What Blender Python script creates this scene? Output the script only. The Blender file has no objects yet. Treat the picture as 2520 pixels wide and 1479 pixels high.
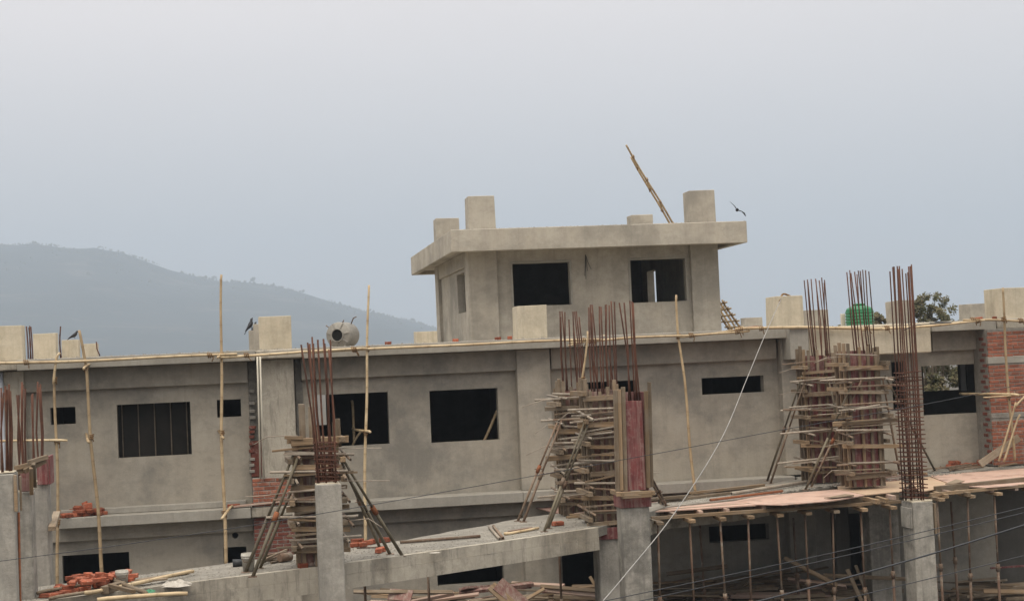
import bpy, bmesh, math, random
from mathutils import Vector, Matrix, Quaternion
random.seed(11)
D = bpy.data
SC = bpy.context.scene
COL = SC.collection
R_ = math.radians

# ------------------------------------------------------------------ camera
W_PX, H_PX, F_PX = 2520.0, 1479.0, 4000.0          # pixel frame in which the photograph was measured
YAW, PITCH, ROLL = R_(9.4), R_(2.08), R_(2.5)
EYE = Vector((0.0, 0.0, 5.95))
FWD = Vector((math.sin(YAW)*math.cos(PITCH), math.cos(YAW)*math.cos(PITCH), math.sin(PITCH)))
RT0 = Vector((math.cos(YAW), -math.sin(YAW), 0))
UP0 = RT0.cross(FWD)
RGT = RT0*math.cos(ROLL) - UP0*math.sin(ROLL)
UPV = UP0*math.cos(ROLL) + RT0*math.sin(ROLL)
cam_d = D.cameras.new('camera'); cam = D.objects.new('camera', cam_d); COL.objects.link(cam)
cam_d.sensor_width = 36.0; cam_d.lens = 36.0*F_PX/W_PX
cam_d.clip_start = 0.5; cam_d.clip_end = 40000
cam.matrix_world = Matrix(((RGT.x, UPV.x, -FWD.x, EYE.x), (RGT.y, UPV.y, -FWD.y, EYE.y), (RGT.z, UPV.z, -FWD.z, EYE.z), (0, 0, 0, 1)))
SC.camera = cam

# ------------------------------------------------------------------ sky and sun (hazy overcast)
SUN_EL, SUN_AZ = R_(62), R_(205)      # azimuth clockwise from +Y: behind the camera, a little to its left
wd = D.worlds.new('World'); SC.world = wd; wd.use_nodes = True
nt = wd.node_tree; nt.nodes.clear()
def wn(t, **k):
    n = nt.nodes.new(t)
    for a, v in k.items(): setattr(n, a, v)
    return n
sky = wn('ShaderNodeTexSky', sky_type='NISHITA'); sky.sun_disc = False
sky.sun_elevation = SUN_EL; sky.sun_rotation = SUN_AZ; sky.dust_density = 6; sky.air_density = 2
bg1 = wn('ShaderNodeBackground'); bg1.inputs[1].default_value = 0.05
nt.links.new(sky.outputs[0], bg1.inputs[0])
tc = wn('ShaderNodeTexCoord'); sp = wn('ShaderNodeSeparateXYZ')
nt.links.new(tc.outputs['Generated'], sp.inputs[0])
rp = wn('ShaderNodeValToRGB'); nt.links.new(sp.outputs['Z'], rp.inputs[0])
el = rp.color_ramp.elements
el[0].position = 0.0; el[0].color = (0.55, 0.55, 0.565, 1)
el[1].position = 1.0; el[1].color = (2.1, 2.04, 1.93, 1)
for p_, c_ in ((0.06, (0.61, 0.59, 0.59)), (0.13, (0.715, 0.675, 0.67)), (0.22, (0.84, 0.768, 0.748)), (0.55, (1.35, 1.31, 1.25))):
    e = el.new(p_); e.color = c_ + (1,)
bg2 = wn('ShaderNodeBackground'); bg2.inputs[1].default_value = 1.0
cl = wn('ShaderNodeTexNoise'); cl.inputs['Scale'].default_value = 2.2; cl.inputs['Detail'].default_value = 3
mp = wn('ShaderNodeMapping'); mp.inputs['Scale'].default_value = (1, 1, 3.2)
nt.links.new(tc.outputs['Generated'], mp.inputs[0]); nt.links.new(mp.outputs[0], cl.inputs['Vector'])
clr = wn('ShaderNodeMapRange'); clr.inputs[1].default_value = 0.3; clr.inputs[2].default_value = 0.7
clr.inputs[3].default_value = 0.965; clr.inputs[4].default_value = 1.035
nt.links.new(cl.outputs[0], clr.inputs[0])
mul = wn('ShaderNodeVectorMath', operation='SCALE')
nt.links.new(rp.outputs[0], mul.inputs[0]); nt.links.new(clr.outputs[0], mul.inputs['Scale'])
nt.links.new(mul.outputs[0], bg2.inputs[0])
mixw = wn('ShaderNodeMixShader'); mixw.inputs[0].default_value = 0.88
outw = wn('ShaderNodeOutputWorld')
nt.links.new(bg1.outputs[0], mixw.inputs[1]); nt.links.new(bg2.outputs[0], mixw.inputs[2])
nt.links.new(mixw.outputs[0], outw.inputs[0])
sl = D.lights.new('sun', 'SUN'); sl.energy = 1.5; sl.angle = R_(40); sl.color = (1.0, 0.90, 0.76)
so = D.objects.new('sun', sl); COL.objects.link(so)
sdir = Vector((math.sin(SUN_AZ)*math.cos(SUN_EL), math.cos(SUN_AZ)*math.cos(SUN_EL), math.sin(SUN_EL)))
so.rotation_euler = sdir.to_track_quat('Z', 'Y').to_euler()

vs = SC.view_settings
vs.view_transform = 'Standard'; vs.look = 'None'; vs.gamma = 1.0; vs.exposure = 0.5
SC.display_settings.display_device = 'sRGB'
SC.render.engine = 'CYCLES'
cy = SC.cycles
cy.use_denoising = True
try:
    cy.denoiser = 'OPENIMAGEDENOISE'; cy.denoising_input_passes = 'RGB_ALBEDO_NORMAL'; cy.denoising_prefilter = 'ACCURATE'
except Exception: pass
cy.max_bounces = 5; cy.diffuse_bounces = 3; cy.glossy_bounces = 2; cy.volume_bounces = 2; cy.transparent_max_bounces = 6
cy.use_adaptive_sampling = True; cy.adaptive_threshold = 0.01

# ------------------------------------------------------------------ pixel -> point
def ray(px, py): return FWD + RGT*((px-W_PX/2)/F_PX) - UPV*((py-H_PX/2)/F_PX)
def PY(px, py, y): d = ray(px, py); return EYE + d*((y-EYE.y)/d.y)
def PZ(px, py, z): d = ray(px, py); return EYE + d*((z-EYE.z)/d.z)
def PXp(px, py, x): d = ray(px, py); return EYE + d*((x-EYE.x)/d.x)
def PC(px, py, dep): return EYE + ray(px, py)*dep
def rect(l, t, r, b, y):
    return (PY(l, (t+b)/2, y).x, PY(r, (t+b)/2, y).x, PY((l+r)/2, b, y).z, PY((l+r)/2, t, y).z)

# ------------------------------------------------------------------ materials
MATS = {}
class NB:
    def __init__(s, name, rough=0.85, spec=0.25):
        s.m = D.materials.new(name); s.m.use_nodes = True; s.t = s.m.node_tree
        s.b = s.t.nodes['Principled BSDF']; s.b.inputs['Roughness'].default_value = rough
        s.b.inputs['Specular IOR Level'].default_value = spec
        MATS[name] = s.m
    def n(s, t, **k):
        x = s.t.nodes.new(t)
        for a, v in k.items(): setattr(x, a, v)
        return x
    def l(s, a, b): s.t.links.new(a, b)
    def coord(s, kind='pos', scale=(1, 1, 1)):
        m = s.n('ShaderNodeMapping'); m.inputs['Scale'].default_value = scale
        if kind == 'pos': s.l(s.n('ShaderNodeNewGeometry').outputs['Position'], m.inputs[0])
        else: s.l(s.n('ShaderNodeTexCoord').outputs['Object'], m.inputs[0])
        return m.outputs[0]
    def noise(s, vec, scale, detail=4, rough=0.6, lo=0.35, hi=0.65, off=None):
        x = s.n('ShaderNodeTexNoise'); x.inputs['Scale'].default_value = scale
        x.inputs['Detail'].default_value = detail; x.inputs['Roughness'].default_value = rough
        s.l(vec, x.inputs['Vector'])
        r = s.n('ShaderNodeMapRange'); r.inputs[1].default_value = lo; r.inputs[2].default_value = hi
        s.l(x.outputs[0], r.inputs[0]); return r.outputs[0]
    def mix(s, f, a, b, blend='MIX', fac=1.0):
        x = s.n('ShaderNodeMix', data_type='RGBA', blend_type=blend)
        if isinstance(f, float): x.inputs[0].default_value = f
        elif fac != 1.0:
            q = s.n('ShaderNodeMath', operation='MULTIPLY'); q.inputs[1].default_value = fac
            s.l(f, q.inputs[0]); s.l(q.outputs[0], x.inputs[0])
        else: s.l(f, x.inputs[0])
        for i, v in ((6, a), (7, b)):
            if isinstance(v, tuple): x.inputs[i].default_value = v + (1,)
            else: s.l(v, x.inputs[i])
        return x.outputs[2]
    def rnd(s): return s.n('ShaderNodeObjectInfo').outputs['Random']
    def bump(s, h, strength, dist):
        b = s.n('ShaderNodeBump'); b.inputs['Strength'].default_value = strength; b.inputs['Distance'].default_value = dist
        s.l(h, b.inputs['Height']); s.l(b.outputs[0], s.b.inputs['Normal'])
    def done(s, c): s.l(c, s.b.inputs['Base Color']); return s.m

def concrete(name, base, dark, light, big=0.45, streak=0.35, blotch=0.5, bump=0.25, lifts=0.0):
    k = NB(name, 0.92, 0.15); p = k.coord('pos'); st = k.coord('pos', (2.6, 2.6, 0.16))
    c = k.mix(k.noise(p, big, 7, 0.68, 0.43, 0.59), base, dark, fac=blotch)
    c = k.mix(k.noise(p, big*2.7, 6, 0.7, 0.46, 0.66), c, light, fac=0.6)
    c = k.mix(k.noise(st, 1.6, 5, 0.65, 0.48, 0.64), c, dark, fac=streak)
    c = k.mix(k.noise(st, 3.1, 4, 0.6, 0.55, 0.75), c, light, fac=streak*0.7)
    c = k.mix(k.noise(k.coord('pos', (1, 1, 1.7)), big*3.6, 7, 0.72, 0.5, 0.64), c, dark, fac=0.5*blotch)
    c = k.mix(k.noise(k.coord('pos', (5, 5, 0.12)), 2.0, 6, 0.7, 0.56, 0.70), c, k.mix(1.0, dark, (0.75, 0.75, 0.75), 'MULTIPLY'), fac=streak)
    if lifts:                                           # pour lifts: sharp-edged paler and darker lengths, with drips
        c = k.mix(k.noise(k.coord('pos', (0.75, 0.75, 0.03)), 1.0, 2, 0.5, 0.485, 0.515), c, light, fac=lifts)
        c = k.mix(k.noise(k.coord('pos', (6, 6, 0.9)), 1.5, 6, 0.75, 0.52, 0.60), c, dark, fac=lifts*.8)
        c = k.mix(k.noise(p, 2.4, 7, 0.75, 0.55, 0.62), c, light, fac=lifts*.9)
    g = k.noise(p, 38, 4, 0.7, 0.25, 0.75)
    c = k.mix(g, c, k.mix(1.0, c, (0.78, 0.78, 0.78), 'MULTIPLY'), fac=0.55)
    g2 = k.noise(p, 9, 6, 0.75, 0.3, 0.7)
    c = k.mix(g2, c, k.mix(1.0, c, (0.84, 0.83, 0.82), 'MULTIPLY'), fac=0.6)
    k.bump(k.noise(p, 22, 6, 0.75, 0.2, 0.8), bump, 0.012)
    return k.done(c)
M_PLASTER = concrete('cement_plaster', (0.375, 0.334, 0.272), (0.225, 0.208, 0.180), (0.43, 0.390, 0.325), 0.42, 0.2, 0.95, 0.25)
M_PENT = concrete('cement_plaster_pale', (0.43, 0.385, 0.318), (0.27, 0.247, 0.21), (0.50, 0.46, 0.39), 0.5, 0.26, 0.85, 0.12)
M_FASCIA = concrete('cement_fascia', (0.33, 0.305, 0.262), (0.25, 0.235, 0.205), (0.40, 0.375, 0.325), 0.8, 0.25, 0.5, 0.12)
M_RAW = concrete('raw_concrete', (0.36, 0.318, 0.255), (0.165, 0.150, 0.127), (0.54, 0.49, 0.405), 0.7, 0.4, 0.8, 0.5, 0.5)
M_COLUMN = concrete('column_concrete', (0.33, 0.305, 0.262), (0.165, 0.155, 0.137), (0.50, 0.465, 0.41), 1.0, 0.45, 0.95, 0.5, 0.28)
M_STUB = concrete('stub_concrete', (0.54, 0.465, 0.345), (0.36, 0.315, 0.240), (0.65, 0.58, 0.455), 0.9, 0.5, 0.65, 0.4, 0.25)
M_SLAB = concrete('slab_concrete', (0.275, 0.252, 0.215), (0.185, 0.172, 0.150), (0.37, 0.345, 0.30), 1.2, 0.1, 0.7, 0.8)
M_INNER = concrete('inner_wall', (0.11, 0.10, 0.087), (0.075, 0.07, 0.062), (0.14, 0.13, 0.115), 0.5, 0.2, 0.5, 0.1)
M_GROUND = concrete('dirt_ground', (0.105, 0.092, 0.074), (0.07, 0.063, 0.053), (0.14, 0.122, 0.10), 0.3, 0.0, 0.7, 0.6)
M_DAMP = concrete('damp_mortar', (0.20, 0.185, 0.16), (0.12, 0.112, 0.10), (0.29, 0.27, 0.235), 2.2, 0.5, 0.8, 0.8)
M_MORTAR = concrete('mortar', (0.26, 0.238, 0.205), (0.18, 0.168, 0.148), (0.33, 0.31, 0.275), 3.0, 0.1, 0.6, 0.6)

def wood(name, a, b, d, wear=0.5):
    k = NB(name, 0.8, 0.2); p = k.coord('obj', (0.35, 7, 7)); q = k.coord('pos')
    c = k.mix(k.noise(p, 5, 5, 0.65), a, b)
    c = k.mix(k.noise(q, 2.2, 5, 0.7, 0.45, 0.7), c, d, fac=wear)
    m = k.n('ShaderNodeMapRange'); m.inputs[3].default_value = 0.62; m.inputs[4].default_value = 1.22
    k.l(k.rnd(), m.inputs[0])
    v = k.n('ShaderNodeVectorMath', operation='SCALE'); k.l(c, v.inputs[0]); k.l(m.outputs[0], v.inputs['Scale'])
    k.bump(k.noise(p, 9, 4, 0.6, 0.2, 0.8), 0.4, 0.006)
    return k.done(v.outputs[0])
M_WOOD = wood('weathered_timber', (0.29, 0.20, 0.12), (0.18, 0.122, 0.072), (0.245, 0.20, 0.152), 0.8)
M_WOODG = wood('grey_timber', (0.215, 0.162, 0.108), (0.135, 0.098, 0.066), (0.265, 0.222, 0.172), 0.7)
M_WOODP = wood('pinkish_timber', (0.40, 0.285, 0.22), (0.33, 0.22, 0.175), (0.38, 0.32, 0.27), 0.6)

def bamboo(name, a, b):
    k = NB(name, 0.55, 0.35); q = k.coord('pos', (1, 1, 1))
    c = k.mix(k.noise(q, 1.6, 4, 0.6, 0.4, 0.65), a, b)
    c = k.mix(k.noise(q, 14, 4, 0.7, 0.52, 0.72), c, (0.20, 0.14, 0.075), fac=0.4)
    at = k.n('ShaderNodeAttribute', attribute_name='node')
    c = k.mix(at.outputs['Fac'], c, (0.18, 0.12, 0.065), fac=0.55)
    m = k.n('ShaderNodeMapRange'); m.inputs[3].default_value = 0.85; m.inputs[4].default_value = 1.15
    k.l(k.rnd(), m.inputs[0])
    v = k.n('ShaderNodeVectorMath', operation='SCALE'); k.l(c, v.inputs[0]); k.l(m.outputs[0], v.inputs['Scale'])
    return k.done(v.outputs[0])
M_BAMBOO = bamboo('dry_bamboo', (0.43, 0.32, 0.19), (0.33, 0.235, 0.135))
M_BAMBOOP = bamboo('pale_bamboo', (0.58, 0.455, 0.285), (0.44, 0.315, 0.18))

def simple(name, a, b, scale=6, rough=0.7, spec=0.3, metal=0.0, c3=None, kind='pos', var=0.0, bump=0.0):
    k = NB(name, rough, spec); k.b.inputs['Metallic'].default_value = metal
    q = k.coord(kind)
    c = k.mix(k.noise(q, scale, 5, 0.65), a, b)
    if c3: c = k.mix(k.noise(q, scale*2.3, 5, 0.7, 0.52, 0.68), c, c3, fac=0.75)
    if var:
        m = k.n('ShaderNodeMapRange'); m.inputs[3].default_value = 1-var; m.inputs[4].default_value = 1+var
        k.l(k.rnd(), m.inputs[0])
        v = k.n('ShaderNodeVectorMath', operation='SCALE'); k.l(c, v.inputs[0]); k.l(m.outputs[0], v.inputs['Scale']); c = v.outputs[0]
    if bump: k.bump(k.noise(q, scale*5, 5, 0.7, 0.2, 0.8), bump, 0.01)
    return k.done(c)
M_REBAR = simple('rusty_rebar', (0.105, 0.046, 0.030), (0.070, 0.034, 0.024), 4, 0.85, 0.2, 0, (0.145, 0.066, 0.042), var=.35)
M_REBARG = simple('cement_crusted_rebar', (0.25, 0.22, 0.19), (0.16, 0.10, 0.08), 14, 0.9, 0.15)
M_PIPE = simple('rusty_steel_pipe', (0.20, 0.15, 0.105), (0.14, 0.085, 0.055), 3.0, 0.7, 0.3, 0, (0.25, 0.21, 0.165), var=0.25)
M_PIPEG = simple('olive_steel_pipe', (0.135, 0.115, 0.075), (0.095, 0.075, 0.05), 2.2, 0.65, 0.35, 0, (0.18, 0.15, 0.11), var=0.2)
M_PIPED = simple('dark_prop_steel', (0.18, 0.125, 0.085), (0.11, 0.06, 0.04), 2.4, 0.75, 0.3, 0, (0.27, 0.24, 0.19), var=0.2)
M_PIPEL = simple('pale_steel_pipe', (0.36, 0.315, 0.255), (0.25, 0.20, 0.155), 5, 0.7, 0.3, 0, (0.20, 0.13, 0.09), var=0.2)
M_RUST = simple('orange_rust', (0.27, 0.10, 0.045), (0.16, 0.065, 0.035), 12, 0.85, 0.2)
M_ROPE = simple('coir_rope', (0.27, 0.165, 0.085), (0.17, 0.10, 0.05), 30, 0.95, 0.1, bump=0.8)
M_BRICK = simple('red_brick', (0.31, 0.092, 0.05), (0.21, 0.066, 0.04), 9, 0.92, 0.12, 0, (0.34, 0.21, 0.15), var=0.4, bump=0.5)
M_BRICKW = simple('wall_brick', (0.30, 0.105, 0.062), (0.205, 0.08, 0.052), 4, 0.92, 0.15, 0, (0.285, 0.235, 0.195), var=0.25, bump=0.6)
M_BRICKD = simple('dark_wall_brick', (0.19, 0.062, 0.044), (0.125, 0.05, 0.04), 4, 0.92, 0.15, 0, (0.22, 0.18, 0.155), var=0.25, bump=0.6)  # darker version of the wall brick
M_REDPLY = simple('red_faced_plywood', (0.175, 0.054, 0.050), (0.115, 0.038, 0.036), 2.6, 0.65, 0.3, 0, (0.28, 0.175, 0.155), var=0.15)
M_DUSTPLY = simple('dusty_red_plywood', (0.24, 0.115, 0.095), (0.17, 0.072, 0.062), 2.6, 0.75, 0.25, 0, (0.34, 0.27, 0.225), var=0.18)
def plyface(name, a, b, dust, f):
    k = NB(name, 0.7, 0.25); q = k.coord('pos'); st = k.coord('pos', (9, 9, .5))
    c = k.mix(k.noise(q, 3.0, 5, 0.7, .4, .62), a, b)
    c = k.mix(k.noise(st, 2.0, 5, 0.7, .45, .68), c, dust, fac=f)
    c = k.mix(k.noise(q, 7.0, 6, 0.75, .52, .66), c, dust, fac=f*.8)
    c = k.mix(k.noise(q, 1.6, 4, 0.6, .56, .66), c, k.mix(1.0, c, (0.45, 0.42, 0.40), 'MULTIPLY'), fac=.6)
    return k.done(c)
M_REDPLY = plyface('red_faced_plywood_worn', (0.185, 0.052, 0.05), (0.12, 0.036, 0.036), (0.30, 0.21, 0.18), .75)
M_DUSTPLY = plyface('dusty_red_plywood_worn', (0.20, 0.10, 0.082), (0.14, 0.07, 0.058), (0.30, 0.245, 0.20), .85)
M_PINKPLY = plyface('pink_plywood_worn', (0.49, 0.315, 0.24), (0.40, 0.25, 0.195), (0.44, 0.385, 0.325), .6)
M_PINKPLY_OLD = simple('pink_plywood', (0.50, 0.325, 0.25), (0.41, 0.255, 0.20), 1.1, 0.7, 0.25, 0, (0.49, 0.38, 0.30), var=0.08)
M_TANPLY = simple('tan_plywood', (0.47, 0.345, 0.235), (0.38, 0.27, 0.18), 1.3, 0.7, 0.25, 0, (0.52, 0.33, 0.25), var=0.06)
M_GREEN = simple('green_tank_plastic', (0.010, 0.165, 0.062), (0.008, 0.135, 0.05), 3, 0.35, 0.5)
M_TANKG = simple('dull_grey_metal', (0.25, 0.232, 0.20), (0.175, 0.163, 0.145), 4, 0.6, 0.35, 0.1, (0.30, 0.28, 0.245))
M_BLACK = simple('painted_dark_hollow', (0.012, 0.012, 0.012), (0.016, 0.016, 0.015), 3, 0.95, 0.05)
M_CABLE = simple('black_cable', (0.030, 0.032, 0.038), (0.045, 0.047, 0.052), 2, 0.6, 0.3)
M_GREYCABLE = simple('grey_conduit', (0.30, 0.285, 0.265), (0.22, 0.21, 0.195), 3, 0.6, 0.35)
M_PVC = simple('white_pvc', (0.62, 0.575, 0.48), (0.52, 0.475, 0.385), 3, 0.5, 0.4)
M_GREYPIPE = simple('grey_drain_pipe', (0.30, 0.315, 0.34), (0.26, 0.275, 0.30), 3, 0.5, 0.4)
M_BUCKET = simple('cement_crusted_bucket', (0.43, 0.41, 0.36), (0.31, 0.29, 0.25), 8, 0.85, 0.2, 0, (0.50, 0.48, 0.44))
M_CLOTH = simple('white_sacking', (0.50, 0.465, 0.41), (0.36, 0.325, 0.28), 9, 0.95, 0.1, bump=0.6)
M_CROW = simple('crow_black', (0.016, 0.016, 0.019), (0.028, 0.028, 0.032), 8, 0.5, 0.4)
M_BARK = simple('bark', (0.13, 0.105, 0.08), (0.085, 0.07, 0.052), 6, 0.9, 0.1)
M_BOARD = simple('dark_boards', (0.022, 0.019, 0.016), (0.015, 0.014, 0.012), 3, 0.85, 0.15, var=0.15)
M_HOSE = simple('black_hose', (0.02, 0.022, 0.024), (0.03, 0.03, 0.032), 4, 0.5, 0.4)
M_GLASSF = simple('pale_jamb', (0.52, 0.50, 0.46), (0.45, 0.43, 0.40), 4, 0.8, 0.2)
def leafmat():
    k = NB('dull_leaves', 0.75, 0.2); q = k.coord('pos')
    c = k.mix(k.noise(q, 2.5, 3, 0.6), (0.075, 0.075, 0.034), (0.135, 0.105, 0.058))
    c = k.mix(k.noise(q, 19, 2, 0.6, 0.5, 0.6), c, (0.055, 0.065, 0.026), fac=0.7)
    return k.done(c)
M_LEAF = leafmat()
def hillmat():
    k = NB('forested_hill', 0.95, 0.05); q = k.coord('pos')
    c = k.mix(k.noise(q, 0.012, 6, 0.65), (0.028, 0.034, 0.030), (0.042, 0.044, 0.038))
    c = k.mix(k.noise(k.coord('pos', (0.6, 1, 2.4)), 0.011, 7, 0.72, 0.55, 0.66), c, (0.22, 0.18, 0.14), fac=0.3)
    return k.done(c)
M_HILL = hillmat()

# ------------------------------------------------------------------ builders
ORG = {}                                             # world position of every root Empty
def props(o, label=None, cat=None, group=None, kind=None):
    if label: o['label'] = label
    if cat: o['category'] = cat
    if group: o['group'] = group
    if kind: o['kind'] = kind
    return o
def thing(name, label, cat, loc, group=None, kind='thing'):
    o = D.objects.new(name, None); COL.objects.link(o); o.location = loc; o.empty_display_size = 0.2
    ORG[o.name] = Vector(loc)
    return props(o, label, cat, group, kind)
def link(name, me, mat, loc=(0, 0, 0), quat=None, parent=None):
    if mat is not None and not me.materials: me.materials.append(mat)
    o = D.objects.new(name, me); COL.objects.link(o)
    if quat is not None: o.rotation_mode = 'QUATERNION'; o.rotation_quaternion = quat
    loc = Vector(loc); ORG[o.name] = loc
    if parent is not None:
        o.parent = parent
        loc = loc - ORG[parent.name]                 # no parent of a part is ever rotated
    o.location = loc
    return o
def mesh(vs_, fs, smooth=False):
    me = D.meshes.new('m'); me.from_pydata([tuple(v) for v in vs_], [], fs)
    if smooth: me.polygons.foreach_set('use_smooth', [True]*len(me.polygons))
    me.update(); return me
BOXC = {}
def boxmesh(lx, ly, lz, mat, bev=0.0, jit=0.0, anchor=(0, 0.5, 0.5)):
    key = (round(lx, 3), round(ly, 3), round(lz, 3), mat.name, bev, jit, anchor)
    if jit == 0 and key in BOXC: return BOXC[key]
    bm = bmesh.new(); bmesh.ops.create_cube(bm, size=1)
    for v in bm.verts:
        v.co = Vector(((v.co.x+0.5-anchor[0])*lx, (v.co.y+0.5-anchor[1])*ly, (v.co.z+0.5-anchor[2])*lz))
        if jit: v.co += Vector([random.uniform(-jit, jit) for _ in range(3)])
    if bev: bmesh.ops.bevel(bm, geom=list(bm.edges), offset=bev, segments=1, affect='EDGES')
    me = D.meshes.new('m'); bm.to_mesh(me); bm.free(); me.materials.append(mat)
    BOXC[key] = me; return me
def box(name, x0, x1, y0, y1, z0, z1, mat, parent=None, bev=0.006, jit=0.0):
    me = boxmesh(x1-x0, y1-y0, z1-z0, mat, bev, jit, (0, 0, 0))
    return link(name, me, mat, (x0, y0, z0), None, parent)
def aim(d, twist=0.0):
    d = Vector(d).normalized(); y = Vector((0, 0, 1)).cross(d)
    if y.length < 1e-3: y = Vector((0, 1, 0))
    y.normalize(); z = d.cross(y)
    q = Matrix((d, y, z)).transposed().to_quaternion()
    return q @ Quaternion((1, 0, 0), twist) if twist else q
def bar(name, p0, p1, w, h, mat, parent=None, twist=0.0, bev=0.004, jit=0.003):
    p0, p1 = Vector(p0), Vector(p1)
    me = boxmesh((p1-p0).length, w, h, mat, bev, jit)
    return link(name, me, mat, p0, aim(p1-p0, twist), parent)
def sweep_geo(pts, rad, n=7, cap=True, hollow=False):
    vs_, fs = [], []; up = None; N = len(pts)
    for i, p in enumerate(pts):
        p = Vector(p); t = (Vector(pts[min(i+1, N-1)])-Vector(pts[max(i-1, 0)])).normalized()
        if up is None:
            up = Vector((0, 0, 1)).cross(t)
            if up.length < 1e-3: up = Vector((1, 0, 0)).cross(t)
        s = up - t*up.dot(t); s.normalize(); up = s; c = t.cross(s)
        r = rad[i] if isinstance(rad, (list, tuple)) else rad
        for k in range(n):
            a = 2*math.pi*k/n; vs_.append(p + (s*math.cos(a)+c*math.sin(a))*r)
    for i in range(N-1):
        for k in range(n):
            a = i*n+k; b = i*n+(k+1) % n; fs.append((a, b, b+n, a+n))
    if cap: fs.append(tuple(range(n-1, -1, -1))); fs.append(tuple(range((N-1)*n, N*n)))
    return vs_, fs
def sweep(name, pts, rad, mat, parent=None, n=7, smooth=True, cap=True):
    o0 = Vector(pts[0]); pts = [Vector(p)-o0 for p in pts]
    v, f = sweep_geo(pts, rad, n, cap); me = mesh(v, f, False)
    if smooth:
        for p in me.polygons:
            if len(p.vertices) == 4: p.use_smooth = True
    return link(name, me, mat, o0, None, parent)
def pipe(name, p0, p1, r, mat, parent=None, n=8, hollow=True):
    p0, p1 = Vector(p0), Vector(p1); L = (p1-p0).length
    key = ('pipe', round(L, 2), round(r, 4), mat.name, n)
    if key not in BOXC:
        xs = [(0.05, r*0.72), (0.0, r*0.72), (0.0, r), (L, r), (L, r*0.72), (L-0.05, r*0.72)]
        v, f = [], []
        for x, rr in xs:
            for k in range(n):
                a = 2*math.pi*k/n; v.append((x, rr*math.cos(a), rr*math.sin(a)))
        for i in range(len(xs)-1):
            for k in range(n): f.append((i*n+k, i*n+(k+1) % n, (i+1)*n+(k+1) % n, (i+1)*n+k))
        f.append(tuple(range(n))); f.append(tuple(range(6*n-1, 5*n-1, -1)))
        me = mesh(v, f); me.materials.append(mat)
        for i, p in enumerate(me.polygons): p.use_smooth = (2*n <= i < 3*n)
        BOXC[key] = me
    return link(name, BOXC[key], mat, p0, aim(p1-p0), parent)
def bamboo_obj(name, ctrl, r0, r1, mat, parent=None, wob=0.012, seg=0.34):
    pts = [Vector(c) for c in ctrl]; P, NR, AT = [], [], []
    tot = sum((pts[i+1]-pts[i]).length for i in range(len(pts)-1)); done = 0.0
    nxt = random.uniform(0.1, seg); ph = random.uniform(0, 6); acc = []
    for i in range(len(pts)-1):
        L = (pts[i+1]-pts[i]).length; s = 0.0
        steps = max(2, int(L/(seg/3)))
        for j in range(steps+(1 if i == len(pts)-2 else 0)): acc.append((done+L*j/steps, pts[i].lerp(pts[i+1], j/steps)))
        done += L
    for s, p in acc:
        w = Vector((math.sin(s*2.1+ph), math.sin(s*1.7+ph*2), math.sin(s*1.3+ph*3)))*wob
        if 0 < s < tot: p = p + w
        r = r0+(r1-r0)*s/tot
        if s >= nxt and s < tot-0.05:
            d = (acc[-1][1]-acc[0][1]).normalized()*0.014
            for q, rr, a in ((p-d, r, 0.35), (p, r*1.1, 1.0), (p+d, r*1.0, 0.5)): P.append(q); NR.append(rr); AT.append(a)
            nxt += seg*random.uniform(0.75, 1.6)
        else: P.append(p); NR.append(r); AT.append(0.0)
    o0 = P[0].copy(); n = 7
    v, f = sweep_geo([p-o0 for p in P], NR, n); me = mesh(v, f, True)
    at = me.attributes.new('node', 'FLOAT', 'POINT'); at.data.foreach_set('value', [a for a in AT for _ in range(n)])
    return link(name, me, mat, o0, None, parent)
def lashing(p, r, parent, axis=(0, 0, 1), turns=4):
    pts = []; ax = Vector(axis).normalized(); s = ax.orthogonal().normalized(); c = ax.cross(s)
    for i in range(turns*7+1):
        a = 2*math.pi*i/7; rr = r*(1+0.25*math.sin(i*1.7))
        pts.append(Vector(p)+(s*math.cos(a)+c*math.sin(a))*rr+ax*((i/(turns*7)-0.5)*r*2.4))
    pts += [pts[-1]+Vector((random.uniform(-.03, .03), -0.03, -0.06)), pts[-1]+Vector((random.uniform(-.05, .05), -0.04, -0.15))]
    return sweep('lashing', pts, r*0.24, M_ROPE, parent, 5)
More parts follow.
